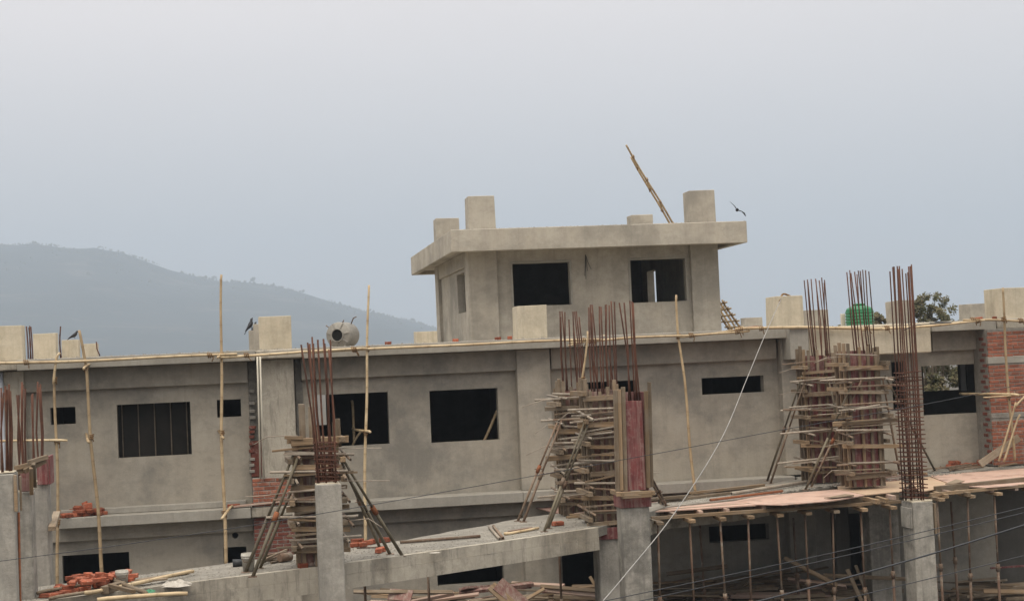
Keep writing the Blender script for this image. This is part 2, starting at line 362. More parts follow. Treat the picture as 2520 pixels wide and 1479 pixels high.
def wall(name, parent, mat, x0, x1, z0, z1, y0, th, holes=(), circles=(), swap=False):
    """wall sheet with real openings; front face at y0, th deep. swap: runs along Y, front face at x=y0 looking -X"""
    xs = sorted(set([x0, x1]+[v for h in holes for v in h[:2]]+[v for c in circles for v in (c[0]-c[2]*1.3, c[0]+c[2]*1.3)]))
    zs = sorted(set([z0, z1]+[v for h in holes for v in h[2:]]+[v for c in circles for v in (c[1]-c[2]*1.3, c[1]+c[2]*1.3)]))
    xs = [x for x in xs if x0-1e-6 <= x <= x1+1e-6]; zs = [z for z in zs if z0-1e-6 <= z <= z1+1e-6]
    V, F = [], []
    o = Vector((x0, y0, z0)) if not swap else Vector((y0, x0, z0))
    def vt(x, y, z):
        p = Vector((x, y, z)) if not swap else Vector((y, x, z))
        V.append(p-o); return len(V)-1
    def quad(*c): F.append(tuple(vt(*q) for q in c))
    def kind(i, j):
        if i < 0 or j < 0 or i >= len(xs)-1 or j >= len(zs)-1: return 0
        cx, cz = (xs[i]+xs[i+1])/2, (zs[j]+zs[j+1])/2
        for h in holes:
            if h[0] < cx < h[1] and h[2] < cz < h[3]: return 0
        for c in circles:
            if abs(cx-c[0]) < 1e-4 and abs(cz-c[1]) < 1e-4: return c
        return 1
    y1 = y0+th
    for i in range(len(xs)-1):
        for j in range(len(zs)-1):
            k = kind(i, j)
            if k == 0: continue
            a, b, c, d = xs[i], xs[i+1], zs[j], zs[j+1]
            if k == 1:
                quad((a, y0, c), (b, y0, c), (b, y0, d), (a, y0, d)); quad((a, y1, c), (a, y1, d), (b, y1, d), (b, y1, c))
            else:
                n = 16
                for q in range(n):
                    t0, t1 = 2*math.pi*q/n+math.pi/4, 2*math.pi*(q+1)/n+math.pi/4
                    def sq(t):
                        u, w = math.cos(t), math.sin(t); m = max(abs(u), abs(w)); return k[0]+u/m*k[2]*1.3, k[1]+w/m*k[2]*1.3
                    def ci(t): return k[0]+math.cos(t)*k[2], k[1]+math.sin(t)*k[2]
                    (s0, s1), (c0, c1) = (sq(t0), sq(t1)), (ci(t0), ci(t1))
                    quad((c0[0], y0, c0[1]), (c1[0], y0, c1[1]), (s1[0], y0, s1[1]), (s0[0], y0, s0[1]))
                    quad((c0[0], y1, c0[1]), (s0[0], y1, s0[1]), (s1[0], y1, s1[1]), (c1[0], y1, c1[1]))
                    quad((c0[0], y0, c0[1]), (c0[0], y1, c0[1]), (c1[0], y1, c1[1]), (c1[0], y0, c1[1]))
            for di, dj, e in ((-1, 0, ((a, c), (a, d))), (1, 0, ((b, d), (b, c))), (0, -1, ((b, c), (a, c))), (0, 1, ((a, d), (b, d)))):
                if kind(i+di, j+dj) == 0:
                    (p, q), (r, s) = e
                    quad((p, y0, q), (r, y0, s), (r, y1, s), (p, y1, q))
    me = mesh(V, F)
    bm = bmesh.new(); bm.from_mesh(me); bmesh.ops.remove_doubles(bm, verts=bm.verts, dist=1e-5)
    bmesh.ops.recalc_face_normals(bm, faces=bm.faces); bm.to_mesh(me); bm.free()
    return link(name, me, mat, o, None, parent)
def prism(name, poly, z0, z1, mat, parent=None):
    o = Vector((poly[0][0], poly[0][1], z0)); n = len(poly)
    v = [Vector((p[0], p[1], z0))-o for p in poly]+[Vector((p[0], p[1], z1))-o for p in poly]
    f = [tuple(range(n-1, -1, -1)), tuple(range(n, 2*n))]+[(i, (i+1) % n, n+(i+1) % n, n+i) for i in range(n)]
    me = mesh(v, f)
    bm = bmesh.new(); bm.from_mesh(me); bmesh.ops.triangulate(bm, faces=[q for q in bm.faces if len(q.verts) > 4])
    bmesh.ops.recalc_face_normals(bm, faces=bm.faces); bm.to_mesh(me); bm.free()
    return link(name, me, mat, o, None, parent)
def bricks(parent, x0, x1, z0, z1, y, mat, gaps=(), edge=0.0, ragged=0.0):
    """courses of single bricks, each an object, 8-12 mm proud of the mortar at y"""
    BL, BH, PX_, PZ_ = 0.228, 0.068, 0.242, 0.083
    z = z0+0.012; k = 0; n = 0
    while z+BH < z1+0.01:
        if not any(a < z+BH/2 < b for a, b in gaps):
            x = x0 - (PX_/2 if k % 2 else 0); xe = x1-(random.random()*ragged)
            while x < xe:
                a, b = max(x, x0), min(x+BL, xe)
                if b-a > 0.05:
                    me = boxmesh(round(b-a, 2), 0.06, BH, mat, 0.006, 0, (0, 0, 0))
                    o = link('brick', me, mat, (a+random.uniform(-.004, .004), y-random.uniform(0.004, 0.014), z+random.uniform(-.004, .004)), None, parent); n += 1
                x += PX_
        z += PZ_; k += 1
    return n

# ------------------------------------------------------------------ levels (metres)
YF = 35.0                                            # main facade plane
ZE = EYE.z
Z_ROOF, Z_FB, Z_BAND = ZE+0.42, ZE+0.22, ZE-0.24
Z_FLOOR, Z_LT, Z_LB = 3.10, ZE-2.83, ZE-3.05
STOREY = 3.1
def fx(px, py=1000, y=YF): return PY(px, py, y).x
YB = 57.5                                            # rear wall of the building
XL, XR = fx(-260), fx(2900)

# ------------------------------------------------------------------ ground, hill, haze
def ground():
    n = 24; S = 4200; v, f = [], []
    for j in range(n+1):
        for i in range(n+1):
            a = (i/n*2-1); b = (j/n*2-1)
            v.append((math.copysign(abs(a)**2.2, a)*S, math.copysign(abs(b)**2.2, b)*S+600, 0))
    for j in range(n):
        for i in range(n): f.append((j*(n+1)+i, j*(n+1)+i+1, (j+1)*(n+1)+i+1, (j+1)*(n+1)+i))
    props(link('ground', mesh(v, f), M_GROUND), 'bare brown dirt ground between and beyond the buildings', 'ground', None, 'structure')
ground()
RIDGE = [(-900, 640), (-500, 615), (-200, 606), (0, 600), (95, 596), (180, 609), (250, 607), (330, 627), (420, 661), (480, 678), (540, 688), (620, 692), (700, 705),
         (790, 731), (850, 750), (900, 763), (1000, 783), (1075, 806), (1200, 832), (1400, 850), (1700, 858), (2200, 846), (2700, 832), (3300, 812)]
YM = 3000.0
RX = [(PY(a, b, YM).x, PY(a, b, YM).z) for a, b in RIDGE]
def ridge(x):
    if x <= RX[0][0]: return RX[0][1]
    for (a, b), (c, d) in zip(RX, RX[1:]):
        if a <= x <= c:
            t = (x-a)/(c-a); return b+(d-b)*t
    return RX[-1][1]
from mathutils import noise as mnoise
def hill_z(x, y):
    t = (y-1700)/(YM-1700)
    if t < 0: s = 0
    elif t < 1: s = t*t*(3-2*t)*0.25+t*0.75
    else: s = max(0, 1-(t-1)*1.6)
    n = mnoise.fractal(Vector((x*0.004, y*0.004, 3)), 1.0, 2.1, 5)
    amp = 16*min(1, abs(1-t)*3)*min(1, max(0, t)*2)
    return ridge(x+(1-t)*120)*s + n*amp - 1.5 + mnoise.fractal(Vector((x*.03, y*.03, 9)), 1, 2, 3)*2.0*min(1, max(0, t)*2)
def hill():
    v, f = [], []; nx, ny = 200, 60; X0, X1, Y0, Y1 = -2300, 3000, 1650, 3750
    for j in range(ny+1):
        for i in range(nx+1):
            x, y = X0+(X1-X0)*i/nx, Y0+(Y1-Y0)*j/ny; v.append((x, y, hill_z(x, y)))
    for j in range(ny):
        for i in range(nx): a = j*(nx+1)+i; f.append((a, a+1, a+nx+2, a+nx+1))
    props(link('hill', mesh(v, f, True), M_HILL), 'long wooded hill fading into blue haze', 'hill', None, 'structure')
    # woods on the hill: thousands of small crowns, one mass
    V, F = [], []; rng = random.Random(4)
    def crown(x, y, z, r, h):
        b = len(V); n = 5
        for k in range(n):
            a = 6.283*k/n+rng.random(); V.append((x+math.cos(a)*r*.6, y+math.sin(a)*r*.6, z))
        for k in range(n):
            a = 6.283*k/n+rng.random(); rr = r*rng.uniform(.7, 1.2); V.append((x+math.cos(a)*rr, y+math.sin(a)*rr, z+h*rng.uniform(.4, .7)))
        V.append((x, y, z+h))
        for k in range(n):
            l = (k+1) % n; F.append((b+k, b+l, b+n+l, b+n+k)); F.append((b+n+k, b+n+l, b+2*n))
    for _ in range(5200):
        x = rng.uniform(-1400, 1100); y = YM+rng.uniform(-420, 30)*rng.random()
        if mnoise.noise(Vector((x*.012, y*.012, 1))) < -0.12: continue
        h = rng.uniform(1.5, 3.8) if rng.random() < .95 else rng.uniform(4, 7)
        crown(x, y, hill_z(x, y)-.5, h*rng.uniform(.3, .55), h)
    for px, hh in ((622, 13), (528, 9), (742, 8), (905, 9), (1010, 9)):
        x = PY(px, 700, YM).x; z = hill_z(x, YM)
        for _ in range(5): crown(x+rng.uniform(-4, 4), YM-6+rng.uniform(-4, 4), z+hh*rng.uniform(-.1, .25), 2.6, hh*.45)
        crown(x, YM, z-.5, .7, hh*.7)
    props(link('hill_woods', mesh(V, F), M_LEAF), 'thin wood of small trees covering the hazy hill', 'woods', None, 'stuff')
hill()
def haze():
    x0, x1, y0, y1, z0, z1 = -4600, 4600, -3900, 5200, -2.5, 420
    me = boxmesh(x1-x0, y1-y0, z1-z0, M_BLACK, 0, 0, (0, 0, 0)).copy(); me.materials.clear()
    m = D.materials.new('haze_air'); m.use_nodes = True; t = m.node_tree; t.nodes.clear()
    o = t.nodes.new('ShaderNodeOutputMaterial'); p = t.nodes.new('ShaderNodeVolumePrincipled')
    p.inputs['Color'].default_value = (0.505, 0.585, 0.685, 1); p.inputs['Density'].default_value = 0.00046; p.inputs['Anisotropy'].default_value = 0.0
    t.links.new(p.outputs[0], o.inputs['Volume'])
    me.materials.append(m)
    props(link('haze', me, None, (x0, y0, z0)), 'pale blue haze lying over the whole valley', 'haze', None, 'stuff')
haze()

# ------------------------------------------------------------------ main building
X0B, X1B = fx(-260), fx(2432)
B = thing('main_building', 'long unfinished two storey building of grey cement plaster with dark window openings', 'building', (fx(1260), YF+8, 0))
def hole(l, t, r, b, y=YF): return rect(l, t, r, b, y)
def circ(px, py, r, y=YF): p = PY(px, py, y); return (p.x, p.z, r*p.y/F_PX)
UP_W = [hole(124, 1002, 186, 1044), hole(289, 992, 470, 1123), hole(534, 983, 593, 1026), hole(776, 968, 957, 1097), hole(1059, 958, 1227, 1086),
        hole(1446, 938, 1566, 980), hole(1727, 927, 1880, 968), hole(2044, 893, 2086, 1010), hole(2196, 890, 2232, 1010), hole(2270, 898, 2411, 1019)]
UP_C = [circ(129, 974, 7), circ(569, 955, 7.5), circ(1468, 926, 7.5), circ(1829, 900, 7.5)]
LO_W = [hole(155, 1362, 320, 1494), hole(550, 1345, 607, 1388), hole(1076, 1310+75, 1240, 1437), hole(1745, 1291, 1893, 1331), hole(2088, 1262, 2130, 1560),
        hole(1385, 1330, 1500, 1500)]
LO_C = [circ(579, 1317, 7.5)]
wall('front_wall', B, M_PLASTER, X0B, X1B, Z_FLOOR+0.002, Z_FB+0.1, YF, 0.24, UP_W, UP_C)
wall('front_wall', B, M_PLASTER, X0B, X1B, 0.0, Z_FLOOR, YF, 0.24, LO_W, LO_C)
# see-through openings lie on one line of sight through partition and rear wall
YP = 41.0
PT = [hole(772, 966, 806, 1050, YP), hole(2272, 896, 2380, 961, YP)]
RE = [hole(774, 960, 803, 1046, YB), hole(2240, 890, 2420, 975, YB), hole(300, 960, 420, 1040, YB)]
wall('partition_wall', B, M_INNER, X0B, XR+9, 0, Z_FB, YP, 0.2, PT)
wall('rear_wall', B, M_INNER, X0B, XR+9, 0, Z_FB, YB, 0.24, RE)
for px in (64, 690, 1315, 1950): box('cross_wall', fx(px)-0.1, fx(px)+0.1, YF+0.245, YP-0.005, 0, Z_FB, M_INNER, B)
for px in (64, 640, 900, 1950, 2210): 
    if px in (640, 900): x = PY(px+ (-20 if px == 640 else 0), 1000, YB).x
    box('cross_wall', (x if px in (640, 900) else fx(px))-0.1, (x if px in (640, 900) else fx(px))+0.1, YP+0.21, YB-0.005, Z_FLOOR, Z_FB, M_INNER, B)
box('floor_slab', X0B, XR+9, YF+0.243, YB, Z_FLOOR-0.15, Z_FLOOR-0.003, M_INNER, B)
box('roof_slab', X0B, XR+9, YF-0.2, YB+0.5, Z_FB+0.003, Z_ROOF, M_RAW, B)
box('end_wall', X0B-0.24, X0B-0.003, YF, YB, 0, Z_FB, M_PLASTER, B)
# roof fascia: plastered lips, broken over the raw pillar
YE = YF-0.62
xr0, xr1 = fx(612), fx(742)
for a, b in ((fx(42, 912, YE), fx(628, 880, YE)), (fx(745, 872, YE), fx(1944, 815, YE)), (fx(2293, 805, YE), fx(2452, 798, YE))):
    box('roof_fascia', a, b, YE, YF-0.203, Z_FB-0.01, Z_ROOF+0.012, M_FASCIA, B, 0.012)
box('roof_edge', fx(628, 880, YE)+0.004, fx(745, 872, YE)-0.004, YE+0.03, YF-0.203, Z_FB+0.01, Z_ROOF, M_RAW, B, 0.02, 0.012)
box('roof_edge', fx(-260), fx(42, 912, YE)-0.004, YE+0.03, YF-0.203, Z_FB+0.0, Z_ROOF-0.02, M_RAW, B, 0.02, 0.012)
box('roof_edge', fx(2452, 798, YE)+0.004, XR, YE-0.05, YF-0.203, Z_FB+0.0, Z_ROOF+0.02, M_RAW, B, 0.02, 0.012)
# edge beams under the roof and under the ledge
for dz in (0, -STOREY-0.02):
    top = Z_FB-0.013 if dz == 0 else Z_LB-0.003
    for a, b in ((62, 612), (744, 1275), (1358, 1912)):
        box('edge_beam', fx(a), fx(b), YF-0.16, YF-0.003, Z_BAND+dz, top, M_PLASTER, B, 0.008)
box('edge_beam', fx(2296), fx(2432), YF-0.16, YF-0.003, Z_BAND+0.01, Z_FB-0.013, M_PLASTER, B, 0.008)
# pilasters
for l, r, m, pr in ((1276, 1358, M_PLASTER, 0.28), (1928, 1992, M_PLASTER, 0.30), (10, 61, M_RAW, 0.22)):
    box('pilaster', fx(l, 1000, YF-pr), fx(r, 1000, YF-pr), YF-pr, YF-0.002, Z_LT+0.003, Z_FB-0.014, m, B, 0.01)
    box('pilaster', fx(l, 1000, YF-pr), fx(r, 1000, YF-pr), YF-pr, YF-0.002, 0, Z_LB-0.004, m, B, 0.01)
box('pilaster', fx(640, 1000, YF-.3), fx(726, 1000, YF-.3), YF-0.30, YF-0.002, Z_LT+0.003, Z_FB-0.002, M_RAW, B, 0.012, 0.006)
box('pilaster', fx(640, 1000, YF-.3), fx(726, 1000, YF-.3), YF-0.30, YF-0.002, 0, Z_LB-0.008, M_RAW, B, 0.012, 0.006)
for l, r in ((613, 639), (728, 746)): box('mortar_strip', fx(l), fx(r), YF-0.05, YF+0.0, Z_LT+0.01, Z_FB-0.02, M_DAMP, B, 0.01, 0.006)
# plastered and raw beam stubs at the junction on the right
YJ = YF-0.85
box('beam_end', fx(1944, 840, YJ), fx(1990, 840, YJ), YJ, YF-0.31, PY(1965, 884, YJ).z, Z_ROOF+0.01, M_FASCIA, B, 0.01)
box('raw_edge_beam', fx(1990, 840, YJ)+0.004, fx(2294, 840, YJ), YJ+0.06, YF-0.31, PY(2140, 874, YJ).z, Z_ROOF-0.005, M_STUB, B, 0.02, 0.012)
# ledge at first floor level, with a raised back strip
for a, b in ((132, 618), (745, 1290), (1290, 1962)):
    box('ledge', fx(a, 1265, YE), fx(b, 1265, YE)-0.004, YE, YF-0.003, Z_LB, Z_LT, M_FASCIA, B, 0.012)
    if a == 132: box('ledge_step', fx(a, 1250)+0.1, fx(b, 1250)-0.1, YF-0.26, YF-0.003, Z_LT+0.002, Z_LT+0.13, M_FASCIA, B, 0.012)
box('ledge_edge', fx(618, 1265, YE), fx(745, 1265, YE)-0.004, YE+0.05, YF-0.003, Z_LB+0.01, Z_LT-0.01, M_RAW, B, 0.02, 0.015)
# boarding behind the big left window
hx0, hx1, hz0, hz1 = UP_W[1]
for i in range(6):
    w = (hx1-hx0+0.5)/6; box('shutter_board', hx0-0.25+i*w+0.006, hx0-0.25+(i+1)*w-0.012, YF+0.30+0.02*(i % 2), YF+0.35+0.02*(i % 2), Z_FLOOR, Z_BAND, M_BOARD, B)
    box('board_batten', hx0-0.25+(i+1)*w-0.014, hx0-0.25+(i+1)*w+0.010, YF+0.27, YF+0.297, Z_FLOOR, Z_BAND, M_BARK, B, 0.003)
# pale jamb seen deep inside the right-hand window
a = PY(2361, 930, YP-0.1).x; box('door_jamb', a, a+0.16, YP-0.16, YP-0.01, PY(2361, 962, YP).z, PY(2361, 897, YP).z, M_GLASSF, B)
# toothed bricks left sticking out of the plaster edge
for i, py in enumerate((963, 993, 1012, 1028, 1052, 1063, 1075, 1093, 1110, 1130, 1145, 1160)):
    p = PY(613, py, YF-0.06)
    box('brick', p.x, p.x+random.uniform(0.10, 0.15), YF-0.13, YF-0.02, p.z-0.03, p.z+0.035, M_MORTAR if i < 4 or i > 8 else M_BRICKD, B, 0.01, 0.006)
# new brickwork round the raw pillar
def brickwall(l, t, r, b, y, mat, th=0.22, gaps=(), ragged=0.0):
    x0, x1, z0, z1 = rect(l, t, r, b, y)
    o = box('brick_wall', x0, x1, y, y+th, z0, z1, M_MORTAR, B, 0.01)
    bricks(o, x0, x1, z0, z1, y, mat, gaps, ragged=ragged); return o
p = rect(622, 1174, 740, 1240, YF-0.55)
o = box('brick_wall', p[0], p[1], YF-0.55, YF-0.31, Z_LT-0.01, p[3], M_MORTAR, B, 0.01); bricks(o, p[0], p[1], Z_LT, p[3], YF-0.55, M_BRICKW)
brickwall(626, 1262, 740, 1378, YF-0.42, M_BRICKD, 0.11)
box('brick_wall', fx(613), fx(640, 1000, YF-.05)-0.004, YF-0.10, YF-0.052, PY(620, 1172, YF).z, PY(620, 1085, YF).z, M_BRICKD, B, 0.008, 0.01)
# brick wing on the right, lintel band between the courses
YBW = YF-0.75
x0, x1 = fx(2436, 950, YBW), fx(2640, 950, YBW)
zb0, zb1 = PY(2480, 890, YBW).z, PY(2480, 880, YBW).z
zt = Z_FB-0.004; zc0, zc1 = PY(2480, 1026, YBW).z, PY(2480, 1017, YBW).z
o = box('brick_wall', x0, x1, YBW, YF-0.003, Z_FLOOR+0.004, zt, M_MORTAR, B, 0.01)
bricks(o, x0, x1, Z_FLOOR+0.01, zt-0.02, YBW, M_BRICKW, ((zb0-0.05, zb1+0.05), (zc0-0.03, zc1+0.03)))
box('lintel_band', x0-0.02, x1, YBW-0.02, YBW+0.1, zb0-0.03, zb1+0.03, M_FASCIA, o, 0.01, 0.006)
box('lintel_band', x0-0.01, x1, YBW-0.012, YBW+0.1, zc0-0.02, zc1+0.02, M_MORTAR, o, 0.01, 0.006)
for k in range(24):                                  # smeared bricks on its return, shade put into their darker tone
    zz = Z_FLOOR+0.05+k*0.083*1.45
    if zz < zt-0.1: link('brick', boxmesh(0.06, 0.22, 0.068, M_BRICKD, 0.006, 0, (0, 0, 0)), None, (x0-0.012, YBW+0.08+0.12*(k % 2), zz), None, o)
box('front_wall', X1B+0.003, XR, YF, YF+0.24, 0, Z_FLOOR-0.003, M_INNER, B)
box('front_wall', X1B+0.003, XR, YF+0.003, YF+0.24, Z_FLOOR, Z_FB, M_INNER, B)
# column stubs on the roof: left, right, top edge in pixels, facade distance, depth
def stub(l, r, t, y, d, mat=M_STUB, z0=None):
    xa, xb = fx(l, (t+870)/2, y), fx(r, (t+870)/2, y)
    return box('column_stub', xa, xb, y, y+d, Z_ROOF+0.002 if z0 is None else z0, PY((l+r)/2, t, y).z, mat, B, 0.007, 0.012)
for a in ((-12, 54, 802, 35.0, 0.55), (82, 137, 820, 41.0, 0.6), (152, 192, 836, 49.0, 0.6), (202, 239, 846, 56.2, 0.6),
          (638, 718, 777, 35.0, 0.55), (625, 690, 797, 41.0, 0.55), (613, 662, 813, 48.0, 0.6), (1024, 1100, 815, 56.6, 0.6),
          (1275, 1347, 752, 35.0, 0.7), (1836, 1878, 781, 56.6, 0.55), (1911, 1979, 729, 35.0, 0.72), (1988, 2041, 762, 48.0, 0.6),
          (2212, 2252, 739, 41.5, 0.85), (2390, 2450, 746, 48.0, 0.85), (2470, 2560, 707, 34.6, 0.95)):
    stub(*a, mat=M_STUB if a[3] < 40 or a[0] < 300 or a[0] == 1024 else M_PENT)

# ------------------------------------------------------------------ rooftop room
YPF = 41.0
PH = thing('rooftop_room', 'pale plastered room with wide flat overhanging slab standing on the roof', 'building', (fx(1460, 800, YPF), YPF+4, Z_ROOF))
YS = YPF-1.0
xs0, xs1 = PY(1112, 594, YS).x, PY(1836, 570, YS).x
xw0, xw1 = PY(1155, 730, YPF).x, PY(1771, 700, YPF).x
ysb = PXp(1013, 646, xs0).y; ywb = PXp(1073, 740, xw0).y
zs0, zs1 = PY(1474, 609, YS).z, PY(1474, 555, YS).z
ywb = min(max(ywb, 46.5), 50.0); ysb = min(max(ysb, ywb+0.6), 52.0)
zr = Z_ROOF+0.003
print('rooftop', round(ywb, 2), round(ysb, 2), round(zs0, 2), round(zs1, 2), round(xs1-xs0, 2))
bm_o = box('roof_slab', xs0, xs1, YS, ysb, zs0+0.12, zs1-0.02, M_PENT, PH, 0.02)
for a, b, c, d in ((xs0-0.02, xs1+0.02, YS-0.02, YS+0.16), (xs0-0.02, xs1+0.02, ysb-0.16, ysb+0.02)):
    box('slab_fascia', a, b, c, d, zs0, zs1, M_PENT, PH, 0.014)
for a, b in ((xs0-0.022, xs0+0.16), (xs1-0.16, xs1+0.022)):
    box('slab_fascia', a, b, YS+0.162, ysb-0.162, zs0+0.002, zs1-0.002, M_PENT, PH, 0.014)
PW = [hole(1263, 647, 1403, 752, YPF+0.12), hole(1553, 638, 1688, 743, YPF+0.12)]
wall('front_wall', PH, M_PENT, xw0+0.1, xw1-0.1, zr, zs0+0.118, YPF+0.12, 0.2, PW)
for i, w in enumerate(PW):                          # thin plaster surround of each opening
    for (a, b, c, d) in ((w[0]-0.06, w[1]+0.06, w[3]+0.002, w[3]+0.06), (w[0]-0.06, w[0]-0.002, w[2], w[3]), (w[1]+0.002, w[1]+0.06, w[2], w[3])):
        box('window_surround', a, b, YPF+0.105, YPF+0.119, c, d, M_FASCIA, PH, 0.003)
box('rear_wall', xw0+0.1, xw1-0.1, ywb-0.2, ywb, zr, zs0+0.118, M_INNER, PH)
sw = PXp(1126, 720, xw0+0.1).y, PXp(1148, 720, xw0+0.1).y
zz0, zz1 = PXp(1137, 770, xw0+0.1).z, PXp(1137, 672, xw0+0.1).z
wall('side_wall', PH, M_PENT, YPF+0.33, ywb-0.21, zr, zs0+0.118, xw0+0.1, 0.2, [(min(sw), max(sw), zz0, zz1)], (), True)
xi = xw1-0.32; dr = (PXp(1632, 700, xi+.22).y, min(PXp(1593, 700, xi).y, ywb-.8), PXp(1620, 760, xi).z, PXp(1620, 662, xi).z)
wall('side_wall', PH, M_PENT, YPF+0.33, ywb-0.21, zr, zs0+0.118, xi, 0.22, [dr], (), True)
cw = PY(1225, 700, YPF).x-xw0
for xa in (xw0, xw1-cw):
    for ya in ((YPF, ywb-cw+0.05) if xa == xw0 else (YPF,)): box('corner_column', xa, xa+cw, ya, ya+cw, zr, zs0+0.118, M_PENT, PH, 0.012)
box('ceiling_beam', xw0+0.02, xw0+0.3, YPF+cw, ywb-cw, zs0-0.28, zs0+0.118, M_PENT, PH, 0.01)
for l, r, t, y in ((1152, 1218, 482, YPF), (1697, 1760, 468, YPF), (1073, 1130, 537, ywb-cw), (1555, 1608, 528, ywb-cw)):
    xa, xb = fx(l, t+30, y), fx(r, t+30, y)
    box('column_stub', xa, xb, y, y+0.62, zs1-0.015, PY((l+r)/2, t, y).z, M_PENT, PH, 0.012, 0.008)
w_ = thing('hanging_wires', 'short bundle of dark wires hanging from the rooftop room wall between its windows', 'wires', PY(1441, 627, YPF+0.1))
for dx, dy in ((-2, 52), (1, 60), (5, 40), (14, 36)): sweep('wire', [PY(1441, 627, YPF+0.115), PY(1441+dx*.4, 627+dy*.5, YPF+0.05), PY(1441+dx, 627+dy, YPF+0.04)], 0.007, M_CABLE, w_, 5)

# ------------------------------------------------------------------ front concrete frame: slab, edge beam
FR = thing('raised_concrete_slab', 'raw concrete floor slab and long edge beam running in front of the building', 'concrete slab', PZ(984, 1369, 0)+Vector((0, 0, 0)))
Zs = Z_FLOOR-0.02
FE = [(60, 1486), (100, 1480), (420, 1440), (780, 1396), (984, 1369), (1250, 1331), (1470, 1299)]
FE2 = [(1560, 1272), (1640, 1246), (1799, 1229), (2050, 1192), (2277, 1169), (2560, 1147)]
BE = [(1990, 1176), (1960, 1180), (1760, 1212), (1600, 1238), (1440, 1255), (1300, 1272), (1150, 1300), (1000, 1328), (760, 1358), (545, 1388), (300, 1420), (130, 1438), (30, 1452)]
def rough(pts, y=0.05, step=0.35):
    out = []
    for a, b in zip(pts, pts[1:]):
        n = max(1, int((b-a).length/step))
        for i in range(n): out.append(a.lerp(b, i/n)+(Vector((random.uniform(-y, y), random.uniform(-y, y), 0)) if i else Vector()))
    return out+[pts[-1]]
fe = [PZ(a, b, Zs) for a, b in FE]; fe2 = [PZ(a, b, Zs) for a, b in FE2]; be = [PZ(a, b, Zs) for a, b in BE]
be[0] = Vector((be[0].x, YF-0.005, Zs)); cr = Vector((PZ(2560, 1147, Zs).x+3, YF-0.005, Zs)); cf = Vector((cr.x, fe2[-1].y, Zs))
for p in be[1:]: p.y = min(p.y, YF-0.66)
poly = fe+fe2+[cf, cr]+rough(be)
prism('floor_slab', poly, Zs-0.15, Zs, M_SLAB, FR)
def ribbon(name, pts, off, w, z0, z1, mat, parent):
    n = len(pts); out = []; inn = []
    for i, p in enumerate(pts):
        t = (pts[min(i+1, n-1)]-pts[max(i-1, 0)]); t.z = 0; t.normalize(); nn = Vector((t.y, -t.x, 0))
        out.append(p+nn*off); inn.append(p+nn*(off-w))
    return prism(name, [(q.x, q.y) for q in out]+[(q.x, q.y) for q in reversed(inn)], z0, z1, mat, parent)
ribbon('edge_beam', fe, 0.03, 0.32, Zs-0.36, Zs-0.155, M_RAW, FR)
ribbon('edge_lip', rough(fe, 0.012, 0.4), 0.022, 0.1, Zs-0.152, Zs+0.012, M_RAW, FR)
ribbon('edge_beam', fe2, 0.0, 0.3, Zs-0.42, Zs-0.155, M_RAW, FR)
# pour joints: pale and dark lifts on the beam face are in its material; grout dust on the slab
GR = D.meshes.new('m'); V, F = [], []
def lump(x, y, z, s):
    b = len(V); q = [(1, 0, 0), (-.6, .8, 0), (-.5, -.9, 0), (.1, .1, .8)]
    a = random.random()*6
    for u, v, w in q: V.append((x+(u*math.cos(a)-v*math.sin(a))*s, y+(u*math.sin(a)+v*math.cos(a))*s, z+w*s*.8))
    F.extend([(b, b+1, b+3), (b+1, b+2, b+3), (b+2, b, b+3)])
for _ in range(2600):
    i = random.randrange(len(FE)-1); t = random.random()
    a = fe[i].lerp(fe[i+1], t); k = random.random()**1.3
    q = PZ(FE[i][0]+(FE[i+1][0]-FE[i][0])*t, FE[i][1]+(FE[i+1][1]-FE[i][1])*t-3-34*k, Zs)
    lump(q.x, q.y, Zs-0.003, random.uniform(.008, .03))
for _ in range(2200):
    px = random.uniform(1640, 2520); lo = 1246-(px-1640)*0.11; q = PZ(px, lo-random.uniform(2, 22), Zs); lump(q.x, min(q.y, YF-.7), Zs-0.003, random.uniform(.008, .035))
for _ in range(1500):                                   # crumbs along the main roof edge
    px = random.uniform(60, 2440); q = Vector((fx(px, 850), YE+random.uniform(0.05, 1.2), Z_ROOF)); lump(q.x, q.y, Z_ROOF+0.008, random.uniform(.01, .035)*(1 if random.random() < .9 else 1.8))
for _ in range(700):                                    # crust on the rooftop slab and stub tops
    e = random.random()
    if e < .7: lump(random.uniform(xs0, xs1), YS+random.uniform(-.01, .12), zs1-.004, random.uniform(.008, .03))
    else: lump(xs0+random.uniform(-.01, .12), random.uniform(YS, ysb), zs1-.004, random.uniform(.008, .03))
props(link('cement_rubble', mesh(V, F), M_SLAB), 'crumbs of cement and grit strewn over slab and roof edge', 'rubble', None, 'stuff')

